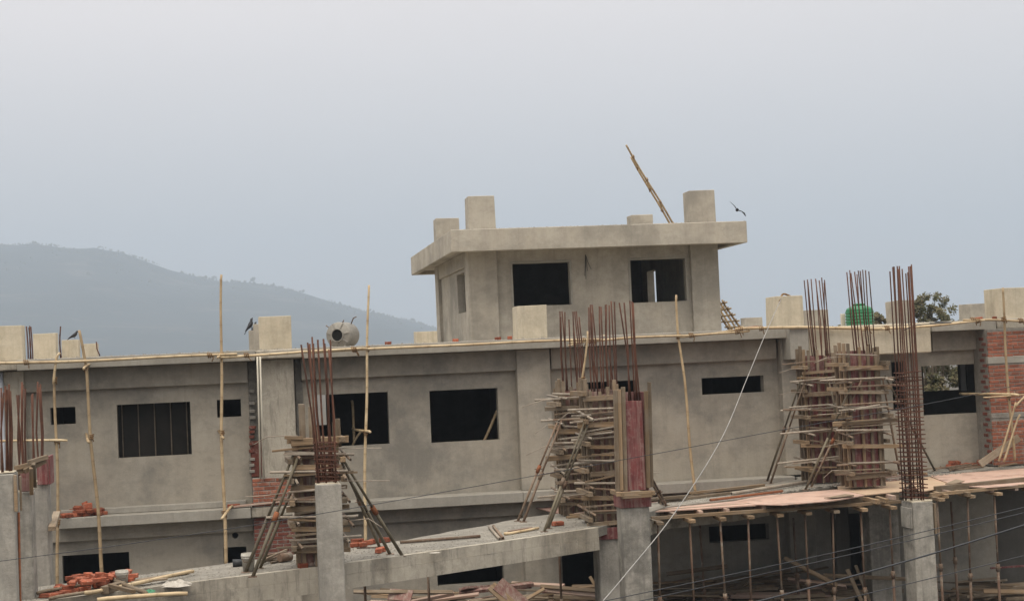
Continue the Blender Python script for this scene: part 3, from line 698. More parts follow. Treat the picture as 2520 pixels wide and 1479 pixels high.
# ------------------------------------------------------------------ concrete columns
def column(label, l, r, t, dep, d, mat=M_COLUMN, z0=0.0, group=None, name='concrete_column', ztop=None):
    a, b = PC(l, t, dep), PC(r, t, dep); y = (a.y+b.y)/2
    xa, xb = PY(l, t, y).x, PY(r, t, y).x; zt = PY((l+r)/2, t, y).z if ztop is None else ztop
    o = thing(name, label, 'column', ((xa+xb)/2, y+d/2, z0), group)
    s = box('shaft', xa, xb, y, y+d, z0, zt-0.012, mat, o, 0.014, 0.008)
    box('rough_top', xa+0.01, xb-0.01, y+0.01, y+d-0.01, zt-0.013, zt+0.01, M_STUB, o, 0.01, 0.014)
    return o, xa, xb, y, zt
def rebars(parent, spec, y0, y1, r=0.013, mat=M_REBAR):
    """spec: (bottom px, py, top px, py); bars alternate between front and back of the cage"""
    for i, (a, b, c, d) in enumerate(spec):
        y = (y0, y1, (y0+y1)/2)[i % 3]
        p, q = PY(a, b, y), PY(c, d, y); m = p.lerp(q, 0.5)+Vector((random.uniform(-.035, .035), random.uniform(-.02, .02), 0))
        sweep('rebar', [p, p.lerp(m, .5), m, m.lerp(q, .5), q], r, mat, parent, 6)
def stirrups(parent, c0, c1, n, w, d, r=0.006):
    for i in range(n):
        c = Vector(c0).lerp(Vector(c1), i/max(1, n-1)); t = random.uniform(-.02, .02); k = random.uniform(-.008, .008)
        pts = [(-w/2-.02, -d/2, t), (w/2+.02, -d/2, -t), (w/2, -d/2, -t), (w/2, d/2, -t*.5), (-w/2, d/2, t*.5), (-w/2, -d/2-.03, t)]
        sweep('stirrup', [c+Vector((a+k, b, e)) for a, b, e in pts], r, M_REBAR, parent, 5, smooth=False)

# the tall bare column in the middle with its cage
o, xa, xb, y, zt = column('bare grey column with rusty rebar cage on top, before the left formwork', 776, 839, 1190, 22.4, 0.40)
rebars(o, [(783, 1192, 741, 848), (790, 1192, 757, 843), (797, 1192, 768, 829), (803, 1192, 782, 836), (811, 1192, 796, 834), (828, 1192, 813, 836),
           (785, 1192, 762, 846), (800, 1192, 771, 845), (822, 1192, 799, 845), (826, 1192, 809, 860), (816, 1192, 806, 930)], y+0.06, y+0.34)
stirrups(o, PY(806, 1182, y+.2), PY(799, 1088, y+.2), 10, 0.30, 0.28, 0.0095)
# front column with the red collar
o, xa, xb, y, zt = column('bare column under the tall red plywood box, with a red collar at its head', 1531, 1598, 1245, 26.3, 0.46)
CF = (xa, xb, y, zt)
o, xa, xb, y, zt = column('grey column carrying the beam end, just behind the red collared column', 1472, 1530, 1322, 27.6, 0.45)
box('form_collar', xa-0.02, xb+0.02, y-0.04, y-0.005, zt-0.03, zt+0.17, M_REDPLY, o)
CK = (xa, xb, y, zt)
# column with the long cage
o, xa, xb, y, zt = column('grey column in front of the plywood deck, topped by a tall rebar cage', 2245, 2296, 1233, 30.2, 0.52)
CC = (xa, xb, y, zt)
spec = []
tops = [(2190, 668), (2200, 656), (2208, 655), (2213, 655), (2220, 662), (2229, 673), (2236, 656), (2243, 651), (2197, 657), (2240, 655), (2211, 662), (2234, 670)]
for i, (a, b) in enumerate(tops): spec.append((2222+(a-2190)*0.98+random.uniform(-2, 2), 1231, a, b))
rebars(o, spec, y+0.06, y+0.44, 0.0135)
stirrups(o, PY(2249, 1222, y+.25), PY(2232, 916, y+.25), 29, 0.38, 0.38, 0.0105)
box('form_board', xb+0.01, xb+0.05, y-0.02, y+0.16, zt-0.62, zt-0.05, M_WOODG, o)
box('form_board', xa-0.03, xa-0.003, y+0.02, y+0.5, zt-0.5, zt-0.12, M_COLUMN, o)
column('shadowed column standing under the deck beside the cage topped column', 2136, 2208, 1225, 33.8, 0.5, M_COLUMN)
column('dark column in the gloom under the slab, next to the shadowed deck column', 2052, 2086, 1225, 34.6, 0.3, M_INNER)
# left group of three columns
o1, xa, xb, y, zt = column('leftmost column at the picture edge, bare grey with rust streak', -45, 34, 1165, 20.0, 0.42)
rebars(o1, [(5, 1165, 3, 954), (16, 1165, 13, 950), (24, 1165, 22, 945), (8, 1165, 9, 965), (20, 1165, 18, 958), (28, 1165, 25, 962)], y+0.05, y+0.35)
box('form_batten', PY(35, 1200, y).x+.0, PY(43, 1200, y).x, y-0.05, y-0.003, PY(38, 1258, y).z, PY(38, 1168, y).z, M_WOOD, o1)
box('form_batten', PY(46, 1200, y).x+.0, PY(51, 1200, y).x, y+0.05, y+0.1, PY(38, 1258, y).z, PY(38, 1172, y).z, M_WOODG, o1)
sweep('rust_bar', [PY(46, 1260, y+.2), PY(50, 1479, y+.2), PY(52, 1560, y+.2)], 0.016, M_RUST, o1, 6)
o2, xa, xb, y, zt = column('second column from the picture edge, red plywood strip round its head', 40, 75, 1208, 21.4, 0.45)
rebars(o2, [(46, 1205, 42, 972), (52, 1205, 47, 972), (58, 1205, 54, 940), (66, 1205, 62, 956), (62, 1205, 56, 946)], y+0.05, y+0.35)
box('form_panel', PY(50, 1185, y-.05).x, PY(78, 1185, y-.05).x, y-0.06, y-0.03, PY(64, 1208, y).z, PY(64, 1160, y).z, M_REDPLY, o2)
o3, xa, xb, y, zt = column('third column from the picture edge with dark red plywood at its head', 72, 115, 1188, 22.8, 0.45)
rebars(o3, [(82, 1190, 78, 972), (98, 1190, 93, 939), (104, 1190, 99, 945), (88, 1190, 80, 968), (101, 1190, 96, 952)], y+0.05, y+0.35)
box('form_panel', PY(91, 1160, y-.05).x, PY(118, 1160, y-.05).x, y-0.06, y-0.03, PY(104, 1192, y).z, PY(104, 1126, y).z, M_REDPLY, o3)
box('form_panel', PY(118, 1160, y-.05).x+.003, PY(118, 1160, y-.05).x+0.03, y-0.05, y+0.4, PY(104, 1192, y).z, PY(104, 1122, y).z, M_REDPLY, o3)
for a, b, c, d, m in ((34, 1165, 80, 1148, M_WOOD), (36, 1152, 92, 1138, M_WOOD), (70, 1138, 117, 1124, M_WOODG), (82, 1140, 86, 1196, M_WOODG), (60, 1160, 112, 1133, M_WOOD), (77, 1150, 78, 1215, M_WOOD)):
    bar('form_clamp', PC(a, b, 21.1), PC(c, d, 21.3), 0.05, 0.06, m, o3)

# ------------------------------------------------------------------ column formwork
def formwork(label, l, r, t, b, dep, ply=M_DUSTPLY, d=0.5, seed=1, step=0.36, over=0.3, y=None, dens=1.0, base=None):
    rg = random.Random(seed); st = random.getstate(); random.seed(seed)
    y = PC((l+r)/2, b, dep).y if y is None else y
    xa, xb = PY(l, (t+b)/2, y).x, PY(r, (t+b)/2, y).x; z0, z1 = PY((l+r)/2, b, y).z if base is None else base, PY((l+r)/2, t, y).z
    o = thing('column_formwork', label, 'formwork', ((xa+xb)/2, y+d/2, z0), 'timber formwork boxes around the new columns')
    w = xb-xa; lean = 0
    n = 3
    for i in range(n):                               # front face: boards of faced ply
        box('plywood_panel', xa+w*i/n+0.004, xa+w*(i+1)/n-0.004, y, y+0.02, z0+0.02, z1-rg.uniform(0, .12), ply, o, 0.003)
    for x in (xa-0.002, xb-0.018): box('plywood_panel', x, x+0.02, y+0.022, y+d, z0+0.02, z1-rg.uniform(0, .08), ply, o, 0.003)
    box('plywood_panel', xa, xb, y+d+.002, y+d+0.022, z0+0.02, z1, ply, o, 0.003)
    for i in range(4):                               # upright battens
        x = xa+(0.0, w*.36, w*.66, w-.05)[i]+rg.uniform(-.01, .01)+.025; zt_ = z1+rg.uniform(-.05, .16)
        bar('batten', (x, y-0.03, z0+0.01), (x+rg.uniform(-.01, .01), y-0.03, zt_), 0.055, 0.055, rg.choice((M_WOOD, M_WOODG, M_WOODG)), o)
    for s, x in ((-1, xa-0.045), (1, xb+0.045)):
        for k in range(3): bar('batten', (x, y+0.04+k*(d-.08)/2, z0+0.01), (x, y+0.04+k*(d-.08)/2, z1+rg.uniform(0, .22)), 0.055, 0.06, rg.choice((M_WOOD, M_WOODG)), o)
    z = z0+0.22
    while z < z1-0.05:                               # clamps: timbers front and sides, pipes between
        ov = rg.uniform(.5, 1.1)*over
        a = Vector((xa-ov*rg.uniform(.2, 1), y-0.10, z+rg.uniform(-.04, .04))); c = Vector((xb+ov*rg.uniform(.2, 1), y-0.10, z+rg.uniform(-.05, .05)))
        bar('clamp_timber', a, c, 0.07, rg.choice((.06, .075, .09)), rg.choice((M_WOOD, M_WOOD, M_WOODG)), o, rg.uniform(-.1, .1))
        for x in (xa-0.115, xb+0.115):
            bar('clamp_timber', (x, y-0.25*rg.random()-.12, z+0.085), (x+rg.uniform(-.03, .03), y+d+.3*rg.random(), z+0.085), 0.08, 0.075, rg.choice((M_WOOD, M_WOODG)), o)
        zp = z+step*0.5
        if zp < z1-0.1:
            for k in range(2 if dens >= 1 else 1):
                yy = y-0.09-0.05*k; zz = zp+0.055*k-0.02
                e0, e1 = rg.uniform(.1, 1.8)*over, rg.uniform(.0, 1.5)*over
                pipe('clamp_pipe', (xa-e0, yy, zz+rg.uniform(-.05, .05)), (xb+e1, yy-rg.uniform(0, .08), zz+rg.uniform(-.05, .08)), rg.choice((.018, .021)), rg.choice((M_PIPEL, M_PIPE, M_PIPEL)), o)
            for k in range(2):
                x = (xa-0.10, xb+0.10)[k]+rg.uniform(-.02, .02)
                pipe('clamp_pipe', (x+rg.uniform(0, .12), y-rg.uniform(.25, .55), zp-rg.uniform(.02, .1)), (x, y+d+rg.uniform(.1, .4), zp+rg.uniform(0, .06)), 0.02, rg.choice((M_PIPEL, M_PIPE)), o)
        for k in range(2):
            zz = z+rg.uniform(.08, step*.9); e = rg.uniform(-.5, 1.2)*over
            if zz < z1: bar('loose_stick', (xa-rg.uniform(.0, 1.6)*over, y-.15, zz), (xb+e, y-.17, zz+rg.uniform(-.1, .1)), .032, .03, rg.choice((M_PIPE, M_PIPEL, M_WOODG, M_WOOD)), o)
        if rg.random() < .8*dens:
            s = rg.choice((-1, 1)); x = xa if s < 0 else xb; zz = z+rg.uniform(.05, .25)
            sweep('tie_rod', [(x, y-0.13, zz), (x+s*rg.uniform(.3, .5), y-.15, zz+rg.uniform(-.05, .03)), (x+s*rg.uniform(.55, .8), y-.2, zz-rg.uniform(.02, .14))], 0.007, M_PIPEL, o, 5)
        if rg.random() < .7:                         # twisted binding wire
            x = rg.uniform(xa, xb); sweep('binding_wire', [(x, y-.11, z+.05), (x+rg.uniform(-.1, .1), y-.16, z-.02), (x+rg.uniform(-.15, .15), y-.13, z-.12)], 0.006, M_PIPE, o, 4)
        z += step*rg.uniform(.85, 1.1)
    random.setstate(st)
    return o, xa, xb, y, z0, z1
def bundle(label, spec, y0, y1, r=0.0125, loc=None):
    o = thing('rebar_bundle', label, 'rebar', loc if loc is not None else PY(spec[0][0], spec[0][1], (y0+y1)/2), 'bundles of starter bars standing out of the formwork')
    rebars(o, spec, y0, y1, r); return o
f0 = formwork('timber formwork behind the bare grey column, with rods and pipes sticking out both sides', 738, 826, 1078, 1392, 23.5, M_DUSTPLY, 0.42, 5, 0.32, 0.28, base=Zs+.003)
for px, t in ((742, 994), (766, 1000), (778, 1050), (829, 1030)):       # long boards standing above it
    bar('tall_board', PY(px+4, 1100, f0[3]-.04), PY(px, t, f0[3]-.04), 0.09, 0.03, M_WOODG, f0[0], 1.57)
bar('clamp_timber', PY(716, 1089, f0[3]-.17), PY(858, 1080, f0[3]-.17), .07, .10, M_WOOD, f0[0])
bar('clamp_timber', PY(700, 1076, f0[3]-.2), PY(745, 1078, f0[3]-.2), .05, .05, M_WOOD, f0[0])
f1 = formwork('left of the two clamped formwork boxes beside the red collared column', 1390, 1446, 958, 1262, 29.4, M_DUSTPLY, 0.5, 8, 0.42, 0.36, base=Zs+.003)
f2 = formwork('formwork box over the beam end, between two taller neighbours', 1456, 1520, 958, 1296, 27.7, M_DUSTPLY, 0.5, 13, 0.43, 0.24, base=CK[3]+0.02)
f3 = formwork('left of the two formwork boxes near the plywood deck, facing the beam end', 1992, 2056, 874, 1180, 34.0, M_REDPLY, 0.5, 21, 0.54, 0.44, base=Zs+.003)
f4 = formwork('right of the two formwork boxes near the plywood deck, close to the tall cage', 2092, 2164, 862, 1196, 32.6, M_REDPLY, 0.55, 34, 0.56, 0.42, base=Zs+.003)
bundle('starter bars above the left of the two boxes beside the red column', [(1388, 985, 1378, 766), (1394, 985, 1383, 766), (1399, 985, 1390, 768), (1408, 985, 1400, 786), (1424, 985, 1410, 767), (1428, 985, 1414, 767), (1434, 985, 1418, 766), (1440, 985, 1425, 780),
       (1391, 985, 1380, 780), (1421, 985, 1411, 800), (1437, 985, 1421, 790)], f1[3]+.08, f1[3]+.42)
bundle('starter bars rising from the middle box beside the tall red plywood box', [(1457, 985, 1449, 756), (1466, 985, 1453, 750), (1471, 985, 1457, 750), (1482, 985, 1475, 754), (1486, 985, 1479, 755), (1496, 985, 1490, 750), (1500, 985, 1492, 749), (1505, 985, 1499, 751), (1516, 985, 1504, 741), (1519, 985, 1512, 743),
       (1462, 985, 1455, 770), (1512, 985, 1498, 860), (1474, 985, 1456, 775)], f2[3]+.08, f2[3]+.42)
bundle('starter bars at the left of the plywood deck formwork', [(2003, 905, 1979, 690), (1989+18, 905, 1987, 688), (2012, 905, 1996, 687), (2024, 905, 2007, 686), (2035, 905, 2016, 690), (2041, 905, 2022, 683), (2045, 905, 2029, 689), (2009, 905, 1988, 694), (2025, 905, 2008, 690), (2038, 905, 2028, 696)], f3[3]+.06, f3[3]+.42, 0.012)
bundle('starter bars standing before the green water tank', [(2106, 895, 2084, 670), (2113, 895, 2091, 665), (2118, 895, 2094, 672), (2128, 895, 2103, 669), (2131, 895, 2109, 675), (2137, 895, 2112, 666), (2140, 895, 2117, 667), (2145, 895, 2123, 664), (2149, 895, 2130, 665), (2155, 895, 2138, 668), (2112, 895, 2092, 680)], f4[3]+.06, f4[3]+.46, 0.012)
# the tall red box over the front column
xa, xb, y, zt = CF
o = thing('red_formwork_box', 'tall dark red plywood box between two pale timber posts, over the bare column', 'formwork', ((xa+xb)/2, y+.2, zt), 'timber formwork boxes around the new columns')
yb = y-0.06
def pxbox(name, l, t, r, b, y0, y1, m, par, bev=.005): 
    q = rect(l, t, r, b, y0); return box(name, q[0], q[1], y0, y1, q[2], q[3], m, par, bev, .003)
pxbox('plywood_panel', 1543, 986, 1585, 1206, yb, yb+.02, M_REDPLY, o)
pxbox('plywood_panel', 1541, 964, 1584, 1200, yb+.44, yb+.46, M_REDPLY, o)
q = PY(1542, 1000, yb).x; box('plywood_panel', q-.02, q, yb+.022, yb+.43, zt+.1, PY(1542, 966, yb).z, M_REDPLY, o)
q = PY(1586, 1000, yb).x; box('plywood_panel', q, q+.02, yb+.022, yb+.43, zt+.1, PY(1542, 966, yb).z, M_REDPLY, o)
for a, t, c, b, m in ((1530, 952, 1541, 1208, M_WOODG), (1510, 960, 1522, 1208, M_WOODG), (1521, 958, 1530, 1206, M_WOOD), (1586, 962, 1597, 1200, M_WOOD), (1597, 940, 1602, 1198, M_WOODG)):
    bar('post', PY((a+c)/2+4, b, yb-.04), PY((a+c)/2-2, t, yb-.04), (c-a)*y/F_PX, .06, m, o)
for a, b, c, d in ((1517, 1216, 1604, 1212), (1530, 1222, 1606, 1217)): bar('clamp_timber', PY(a, b, yb-.1), PY(c, d, yb-.1), .08, .07, M_WOOD, o)
for s in (xa-.03, xb+.03): bar('clamp_timber', (s, yb-.15, zt+.21), (s, yb+.65, zt+.21), .06, .07, M_WOOD, o)
box('collar_panel', xa-.03, xb+.03, y-.035, y-.006, zt-.02, zt+.175, M_REDPLY, o)
box('collar_panel', xa-.034, xa-.008, y-.004, y+.46, zt-.02, zt+.175, M_REDPLY, o)
spec = [(1549, 990, 1536, 745), (1556, 990, 1550, 740), (1560, 990, 1552, 742), (1572, 990, 1556, 742), (1578, 990, 1557, 745), (1553, 990, 1548, 880)]
bundle('starter bars rising out of the tall red plywood box', [(1562, 990, 1550, 740), (1566, 990, 1555, 742), (1575, 990, 1558, 745), (1548, 990, 1536, 745), (1553, 990, 1524, 745), (1570, 990, 1556, 752)], yb+.08, yb+.36)

# ------------------------------------------------------------------ leaning and upright steel props
ORD = ['first', 'second', 'third', 'fourth', 'fifth', 'sixth', 'seventh', 'eighth', 'ninth', 'tenth', 'eleventh', 'twelfth', 'thirteenth', 'fourteenth']
def prop_(label, p0, p1, mat, r=0.024, group=None, sleeve=True, foot=True, name='steel_prop'):
    p0, p1 = Vector(p0), Vector(p1); o = thing(name, label, 'prop', p0, group)
    m = p0.lerp(p1, random.uniform(.42, .55))
    pipe('outer_tube', p0, m, r, mat, o); pipe('inner_tube', m, p1, r*.76, mat, o)
    if sleeve:
        d = (p1-p0).normalized()*.07
        pipe('collar', m-d, m+d, r*1.5, M_RUST if random.random() < .12 else M_PIPED, o)
        s = Vector((1, 0, 0)); pipe('handle', m-s*.07, m+s*.07, .008, M_PIPED, o, 6)
    if foot: box('foot_plate', p0.x-.06, p0.x+.06, p0.y-.06, p0.y+.06, p0.z, p0.z+.008, M_PIPED, o, 0)
    return o
def slab_pt(px, py): return PZ(px, py, Zs+.002)
LEAN = [  # foot on the slab, head, head distance from facade line
    (604, 1408, 722, 1118, 0), (622, 1419, 736, 1118, 0), (640, 1398, 744, 1140, 0), (960, 1363, 845, 1150, 0), (990, 1367, 838, 1120, 0), (934, 1345, 838, 1130, 0)]
for i, (a, b, c, d, _) in enumerate(sorted(LEAN)):
    h = PY(c, d, f0[3]-.12)
    prop_('%s dark pipe prop from the left leaning on the formwork behind the bare column' % ORD[i], slab_pt(a, b), h, M_PIPEG, .026, 'props leaning on the left formwork', sleeve=(i % 2 == 1))
LEAN = [(1274, 1282, 1371, 1040, f1), (1288, 1284, 1382, 1035, f1), (1339, 1308, 1438, 1040, f2), (1349, 1300, 1446, 1045, f2), (1640, 1243, 1596, 1160, None), (1632, 1240, 1580, 1140, None)]
for i, (a, b, c, d, f) in enumerate(sorted(LEAN, key=lambda q: q[0])):
    prop_('%s rusty prop from the left among those round the red collared column' % ORD[i], slab_pt(a, b), PY(c, d, (f[3]-.2) if f else CF[2]+.6), M_PIPEG if f is f2 else M_PIPE, .024, 'props leaning on the middle formwork')
LEAN = [(1888, 1183, 1974, 925, f3), (1896, 1190, 1984, 928, f3), (1982, 1205, 2098, 940, f4), (1996, 1198, 2120, 935, f4), (2098, 1190, 2040, 940, f3), (2245, 1150, 2178, 925, f4), (2215, 1170, 2172, 930, f4)]
for i, (a, b, c, d, f) in enumerate(sorted(LEAN, key=lambda q: q[0])):
    fp = slab_pt(a, b); fp.y = min(fp.y, YF-.8)
    prop_('%s raking prop from the left at the two formwork boxes near the deck' % ORD[i], fp, PY(c, d, f[3]-.16), M_PIPE if i % 2 else M_PIPEG, .024, 'props leaning on the right formwork', sleeve=i % 3 == 0)
PR = [1619, 1697, 1772, 1841, 1912, 1981, 2049, 2118, 2189, 2306, 2381, 2447, 2535]
def deckline(px): return (1281-(px-1600)*0.0668) if px < 2260 else (1223-(px-2290)*0.098)
for i, px in enumerate(PR):
    py = deckline(px)+3; dep = 29.6+(px-1600)*0.0028
    h = PC(px, py+6, dep); h2 = Vector((h.x+random.uniform(-.06, .06), h.y+random.uniform(-.05, .1), 0.0))
    o = prop_('%s upright prop from the left under the plywood deck' % ORD[min(i, 13)], h2, h, M_PIPED, .027, 'upright props under the plywood deck')
    bar('head_block', h+Vector((-.02, -.28, .03)), h+Vector((.03, .35, .03)), .12, .06, M_WOOD, o)
for i, (px, dep) in enumerate(((1722, 33.2), (1952, 33.4), (2290, 32.8), (2340, 33.5))):
    h = PC(px, deckline(px)+16, dep)
    prop_('%s dark upright prop from the left in the shade behind the deck front row' % ORD[i], (h.x+.05, h.y, 0), h, M_PIPED, .03, 'dark props behind the front row', True)
for i, (px, py, dep) in enumerate(((896, 1395, 26.0), (1052, 1380, 27.5), (1376, 1350, 30.5))):
    h = PC(px, py, dep); h.z = Zs-.16
    prop_('%s dark prop from the left holding the slab over the plank heap' % ORD[i], (h.x, h.y, 0), h, M_PIPED, .03, 'dark props under the slab', False)

# ------------------------------------------------------------------ plywood deck on the props
def sheet(label, pts, z, mat, th=0.018, warp=0.0, group='plywood sheets laid on the deck', name='plywood_sheet'):
    P = [PZ(a, b, z) for a, b in pts]
    c = sum(P, Vector())/len(P)
    o = prism(name, [(p.x, p.y) for p in P], z-th, z, mat)
    if warp:
        for v in o.data.vertices: v.co.z += random.uniform(-warp, warp)
    return props(o, label, 'plywood', group, 'thing')
ZD = Zs-0.03
sheet('long narrow pink plywood sheet nearest the red collared column', [(1598, 1260), (1864, 1241), (1801, 1227), (1650, 1243)], ZD, M_PINKPLY, .018, .01)
sheet('broad pink plywood sheet with a bowed front edge, left of the rebar cage', [(1862, 1241), (1925, 1241.5), (2050, 1232), (2128, 1219), (2062, 1203), (1852, 1222), (1801, 1227.5)], ZD+.006, M_PINKPLY, .018, .012)
sheet('tan plywood sheet at the foot of the rebar cage', [(2062, 1202.5), (2130, 1217), (2218, 1209), (2236, 1192), (2214, 1180), (2060, 1193)], ZD+.002, M_TANPLY, .018, .008)
sheet('reddish plywood strip behind the tan sheet', [(2048, 1193), (2060, 1192), (2214, 1179), (2210, 1173), (2050, 1187)], ZD+.03, M_DUSTPLY, .018, .006)
sheet('tan plywood sheet just right of the rebar cage', [(2262, 1209), (2356, 1193), (2322, 1184), (2277, 1168), (2240, 1182)], ZD-.002, M_TANPLY, .018, .008)
sheet('pink plywood sheet with sagging front edge at the far right', [(2349, 1194), (2430, 1199), (2560, 1188), (2560, 1165), (2323, 1184.5)], ZD+.004, M_PINKPLY, .018, .01)
sheet('rear pink plywood sheet at the far right, against the slab', [(2278, 1167), (2323, 1184), (2560, 1164.5), (2560, 1146)], ZD+.012, M_PINKPLY, .018, .008)
Zg = Zs-.34                                            # unseen sheet added across the gap to shade the lower facade
gp = [PZ(a, b, Zs) for a, b in ((1985, 1178), (1960, 1181), (1760, 1213), (1600, 1239), (1500, 1250))]
o = prism('plywood_sheet', [(p.x, p.y-.25) for p in gp]+[(gp[-1].x-.6, YF-.18), (gp[0].x+.4, YF-.18)], Zg-.02, Zg, M_DUSTPLY)
props(o, 'dark plywood bridging the gap between the slab and the facade ledge', 'plywood', None, 'thing')
for i, (l, t, r, b) in enumerate(((2028, 1215, 2102, 1224), (2326, 1180, 2374, 1190), (2078, 1240, 2080, 1241))[:2]):
    sheet(('small grey offcut lying on the broad pink sheet', 'small curled offcut beside the cage')[i], [(l, b-1), (l+20, b), (r, t+3), (r-22, t)], ZD+.05, M_WOODG, .012, .012, 'offcuts on the deck', 'plywood_offcut')
def beam_(label, a, b, dep0, dep1, w, h, mat, group='timbers carrying the deck', name='timber_beam', twist=0):
    o = bar(name, PC(a[0], a[1], dep0), PC(b[0], b[1], dep1), w, h, mat, None, twist)
    return props(o, label, 'timber', group, 'thing')
def dd(px): return 29.55+(px-1600)*0.0028
segs = [(1602, 1892), (1888, 2062), (2056, 2216), (2290, 2452), (2448, 2570)]
for i, (a, b) in enumerate(segs):
    beam_('%s stringer timber from the left along the front of the deck' % ORD[i], (a, deckline(a)-6), (b, deckline(b)-6), dd(a)-.02*(i % 2), dd(b)-.02*(i % 2), .07, .062, M_WOOD)
for i, (a, b) in enumerate(((1606, 2210), (2300, 2560))):
    beam_(('long dark bearer under the left half of the deck', 'long dark bearer under the right half of the deck')[i], (a, deckline(a)-16), (b, deckline(b)-17), dd(a)+.5, dd(b)+.5, .08, .16, M_WOODG)
k = 0
for px in (1660, 1725, 1790, 1880, 1960, 2150, 2172, 2200, 2318, 2340, 2372, 2440, 2500):   # joists, ends to the camera
    big = px in (2172, 2150, 2318, 2372)
    p = PC(px, deckline(px)-13, dd(px)); p.z = ZD-.066-(.03 if big else 0); q = Vector((p.x+random.uniform(-.1, .1), p.y+1.7, ZD-.066)); k += 1
    o = bar('deck_joist', p+Vector((0, -.22 if big else -.02, 0)), q, .075, .085, M_WOOD if big else M_WOODP)
    props(o, 'short joist under the plywood deck with its end towards the front', 'timber', 'joists under the plywood deck', 'thing')

# ------------------------------------------------------------------ bamboo scaffold
def pole(label, ctrl, r0=.036, r1=.03, mat=M_BAMBOO, group='upright bamboo scaffold poles', lash=(), name='bamboo_pole'):
    o = thing(name, label, 'bamboo', ctrl[0], group)
    bamboo_obj('culm', ctrl, r0*.84, r1*.84, mat, o)
    for p, ax in lash: lashing(p, .045, o, ax, 3)
    return o
YV = YE-0.22
def U(px, py, dy=0): return PY(px, py, YV+dy)
VZ, VX = (0, 0, 1), (1, 0, 0)
pole('leftmost upright bamboo pole, with a shorter slanting piece tied to its top', [U(141, 1446), U(143, 1290), U(139, 1090), U(134, 925)], .04, .034, M_BAMBOO, lash=((U(135, 935), VZ), (U(140, 1088), VX), (U(143, 1262), VZ), (U(143, 1285), VZ)))
pole('short slanting bamboo piece tied on top of the leftmost pole', [U(132, 945, -.06), U(140, 880, -.06), U(147, 868, -.06)], .034, .03, M_BAMBOOP, 'short bamboo pieces')
pole('bamboo pole leaning slightly, its foot in the lower brick heap', [U(253, 1426), U(240, 1250), U(225, 1090), U(212, 910), U(195, 813)], .046, .034, lash=((U(211, 905), VZ), (U(225, 1075), VZ)))
pole('tall straight bamboo pole rising highest against the hill', [U(557, 1390), U(551, 1240), U(546, 1060), U(544, 880), U(545, 676)], .046, .030, lash=((U(544, 874), VZ), (U(546, 1065), VZ), (U(551, 1262), VZ)))
pole('tall bamboo pole beside the grey metal tank', [U(898, 1336), U(899, 1190), U(900, 1060), U(904, 860), U(908, 702)], .043, .028, M_BAMBOOP, lash=((U(905, 858), VZ), (U(900, 1065), VZ)))
pole('bamboo pole with a cut top standing before the rooftop room window', [U(1712, 1214), U(1697, 1080), U(1683, 930), U(1670, 830), U(1664, 726)], .040, .030, lash=((U(1669, 828), VZ),))
pole('bamboo pole in front of the brick wing', [PY(2497, 1132, 33.6), PY(2484, 985, 33.6), PY(2474, 850, 33.6), PY(2468, 708, 33.6)], .038, .032, lash=((PY(2470, 785, 33.55), VZ), (PY(2482, 975, 33.55), VZ)))
pole('short thin bamboo stick among the middle starter bars', [PY(1431, 950, 28.9), PY(1440, 880, 28.9), PY(1446, 815, 28.9)], .026, .02, M_BAMBOO, 'short bamboo pieces', ((PY(1433, 935, 28.9), VZ),))
YH = YV-0.07
def Hh(px, py, dy=0): return PY(px, py, YH+dy)
RAILS = [('at the left end, before the receding row of stubs', [(-30, 895), (240, 886), (585, 872)], .038, .033, M_BAMBOOP),
         ('running past the tall stub to the grey metal tank', [(538, 879), (735, 866), (905, 858)], .036, .03, M_BAMBOOP),
         ('between the grey metal tank and the starter bars', [(760, 868), (1080, 850), (1260, 842), (1480, 836)], .036, .032, M_BAMBOOP),
         ('in front of the rooftop room', [(1400, 843), (1560, 831), (1690, 827), (1845, 814)], .034, .028, M_BAMBOOP),
         ('below the foot of the short ladder', [(1670, 829), (1760, 820), (1838, 808)], .028, .024, M_BAMBOO),
         ('passing the green water tank', [(1810, 810), (1990, 806), (2170, 808)], .040, .036, M_BAMBOOP),
         ('rising to the right past the tree', [(2120, 812), (2300, 800), (2432, 787)], .036, .03, M_BAMBOOP),
         ('nearest the brick wing', [(2370, 788), (2440, 786), (2530, 790)], .03, .03, M_BAMBOO)]
for t, pts, a, b, m in RAILS:
    pole('bamboo rail on the roof edge ' + t, [Hh(*p) for p in pts], a, b, m, 'level bamboo rails along the roof edge', [(Hh(*pts[-1]).lerp(Hh(*pts[-2]), .2), VX), (Hh(*pts[0]).lerp(Hh(*pts[1]), .35), VX)])
def transom(label, a, ya, b, yb_, r=.03, m=M_BAMBOO): return pole(label, [PY(a[0], a[1], ya), PY(b[0], b[1], yb_)], r, r, m, 'short bamboo crosspieces tied to the poles')
transom('short crosspiece at the roof edge by the leaning pole', (206, 908), YV-.5, (244, 880), YF+.8)
transom('short crosspiece at the roof edge by the tallest pole', (536, 880), YV-.4, (571, 868), YF+.8)
transom('short crosspiece halfway up the leaning pole', (219, 1088), YV-.45, (212, 1068), YF-.01, .034)
transom('short crosspiece halfway up the tallest pole', (550, 1078), YV-.45, (538, 1060), YF-.01, .034)
transom('short crosspiece at ledge height on the tallest pole', (546, 1276), YV-.7, (572, 1245), YF-.6, .036, M_BAMBOOP)
transom('pale crosspiece poking out of the window on the pole by the tank', (911, 1063), YV-.5, (868, 1055), YF+.9, .034, M_BAMBOOP)
transom('level bamboo piece tied across the leftmost pole', (-20, 1086), YV-.07, (166, 1084), YV-.07, .03, M_BAMBOOP)
transom('bamboo piece reaching from the brick wing into the window', (2506, 972), 33.2, (2362, 968), YF+.4, .034, M_BAMBOOP)
transom('thin stick tied beside the bamboo piece on the brick wing', (2420, 978), 33.4, (2540, 968), 33.4, .02, M_BAMBOO)
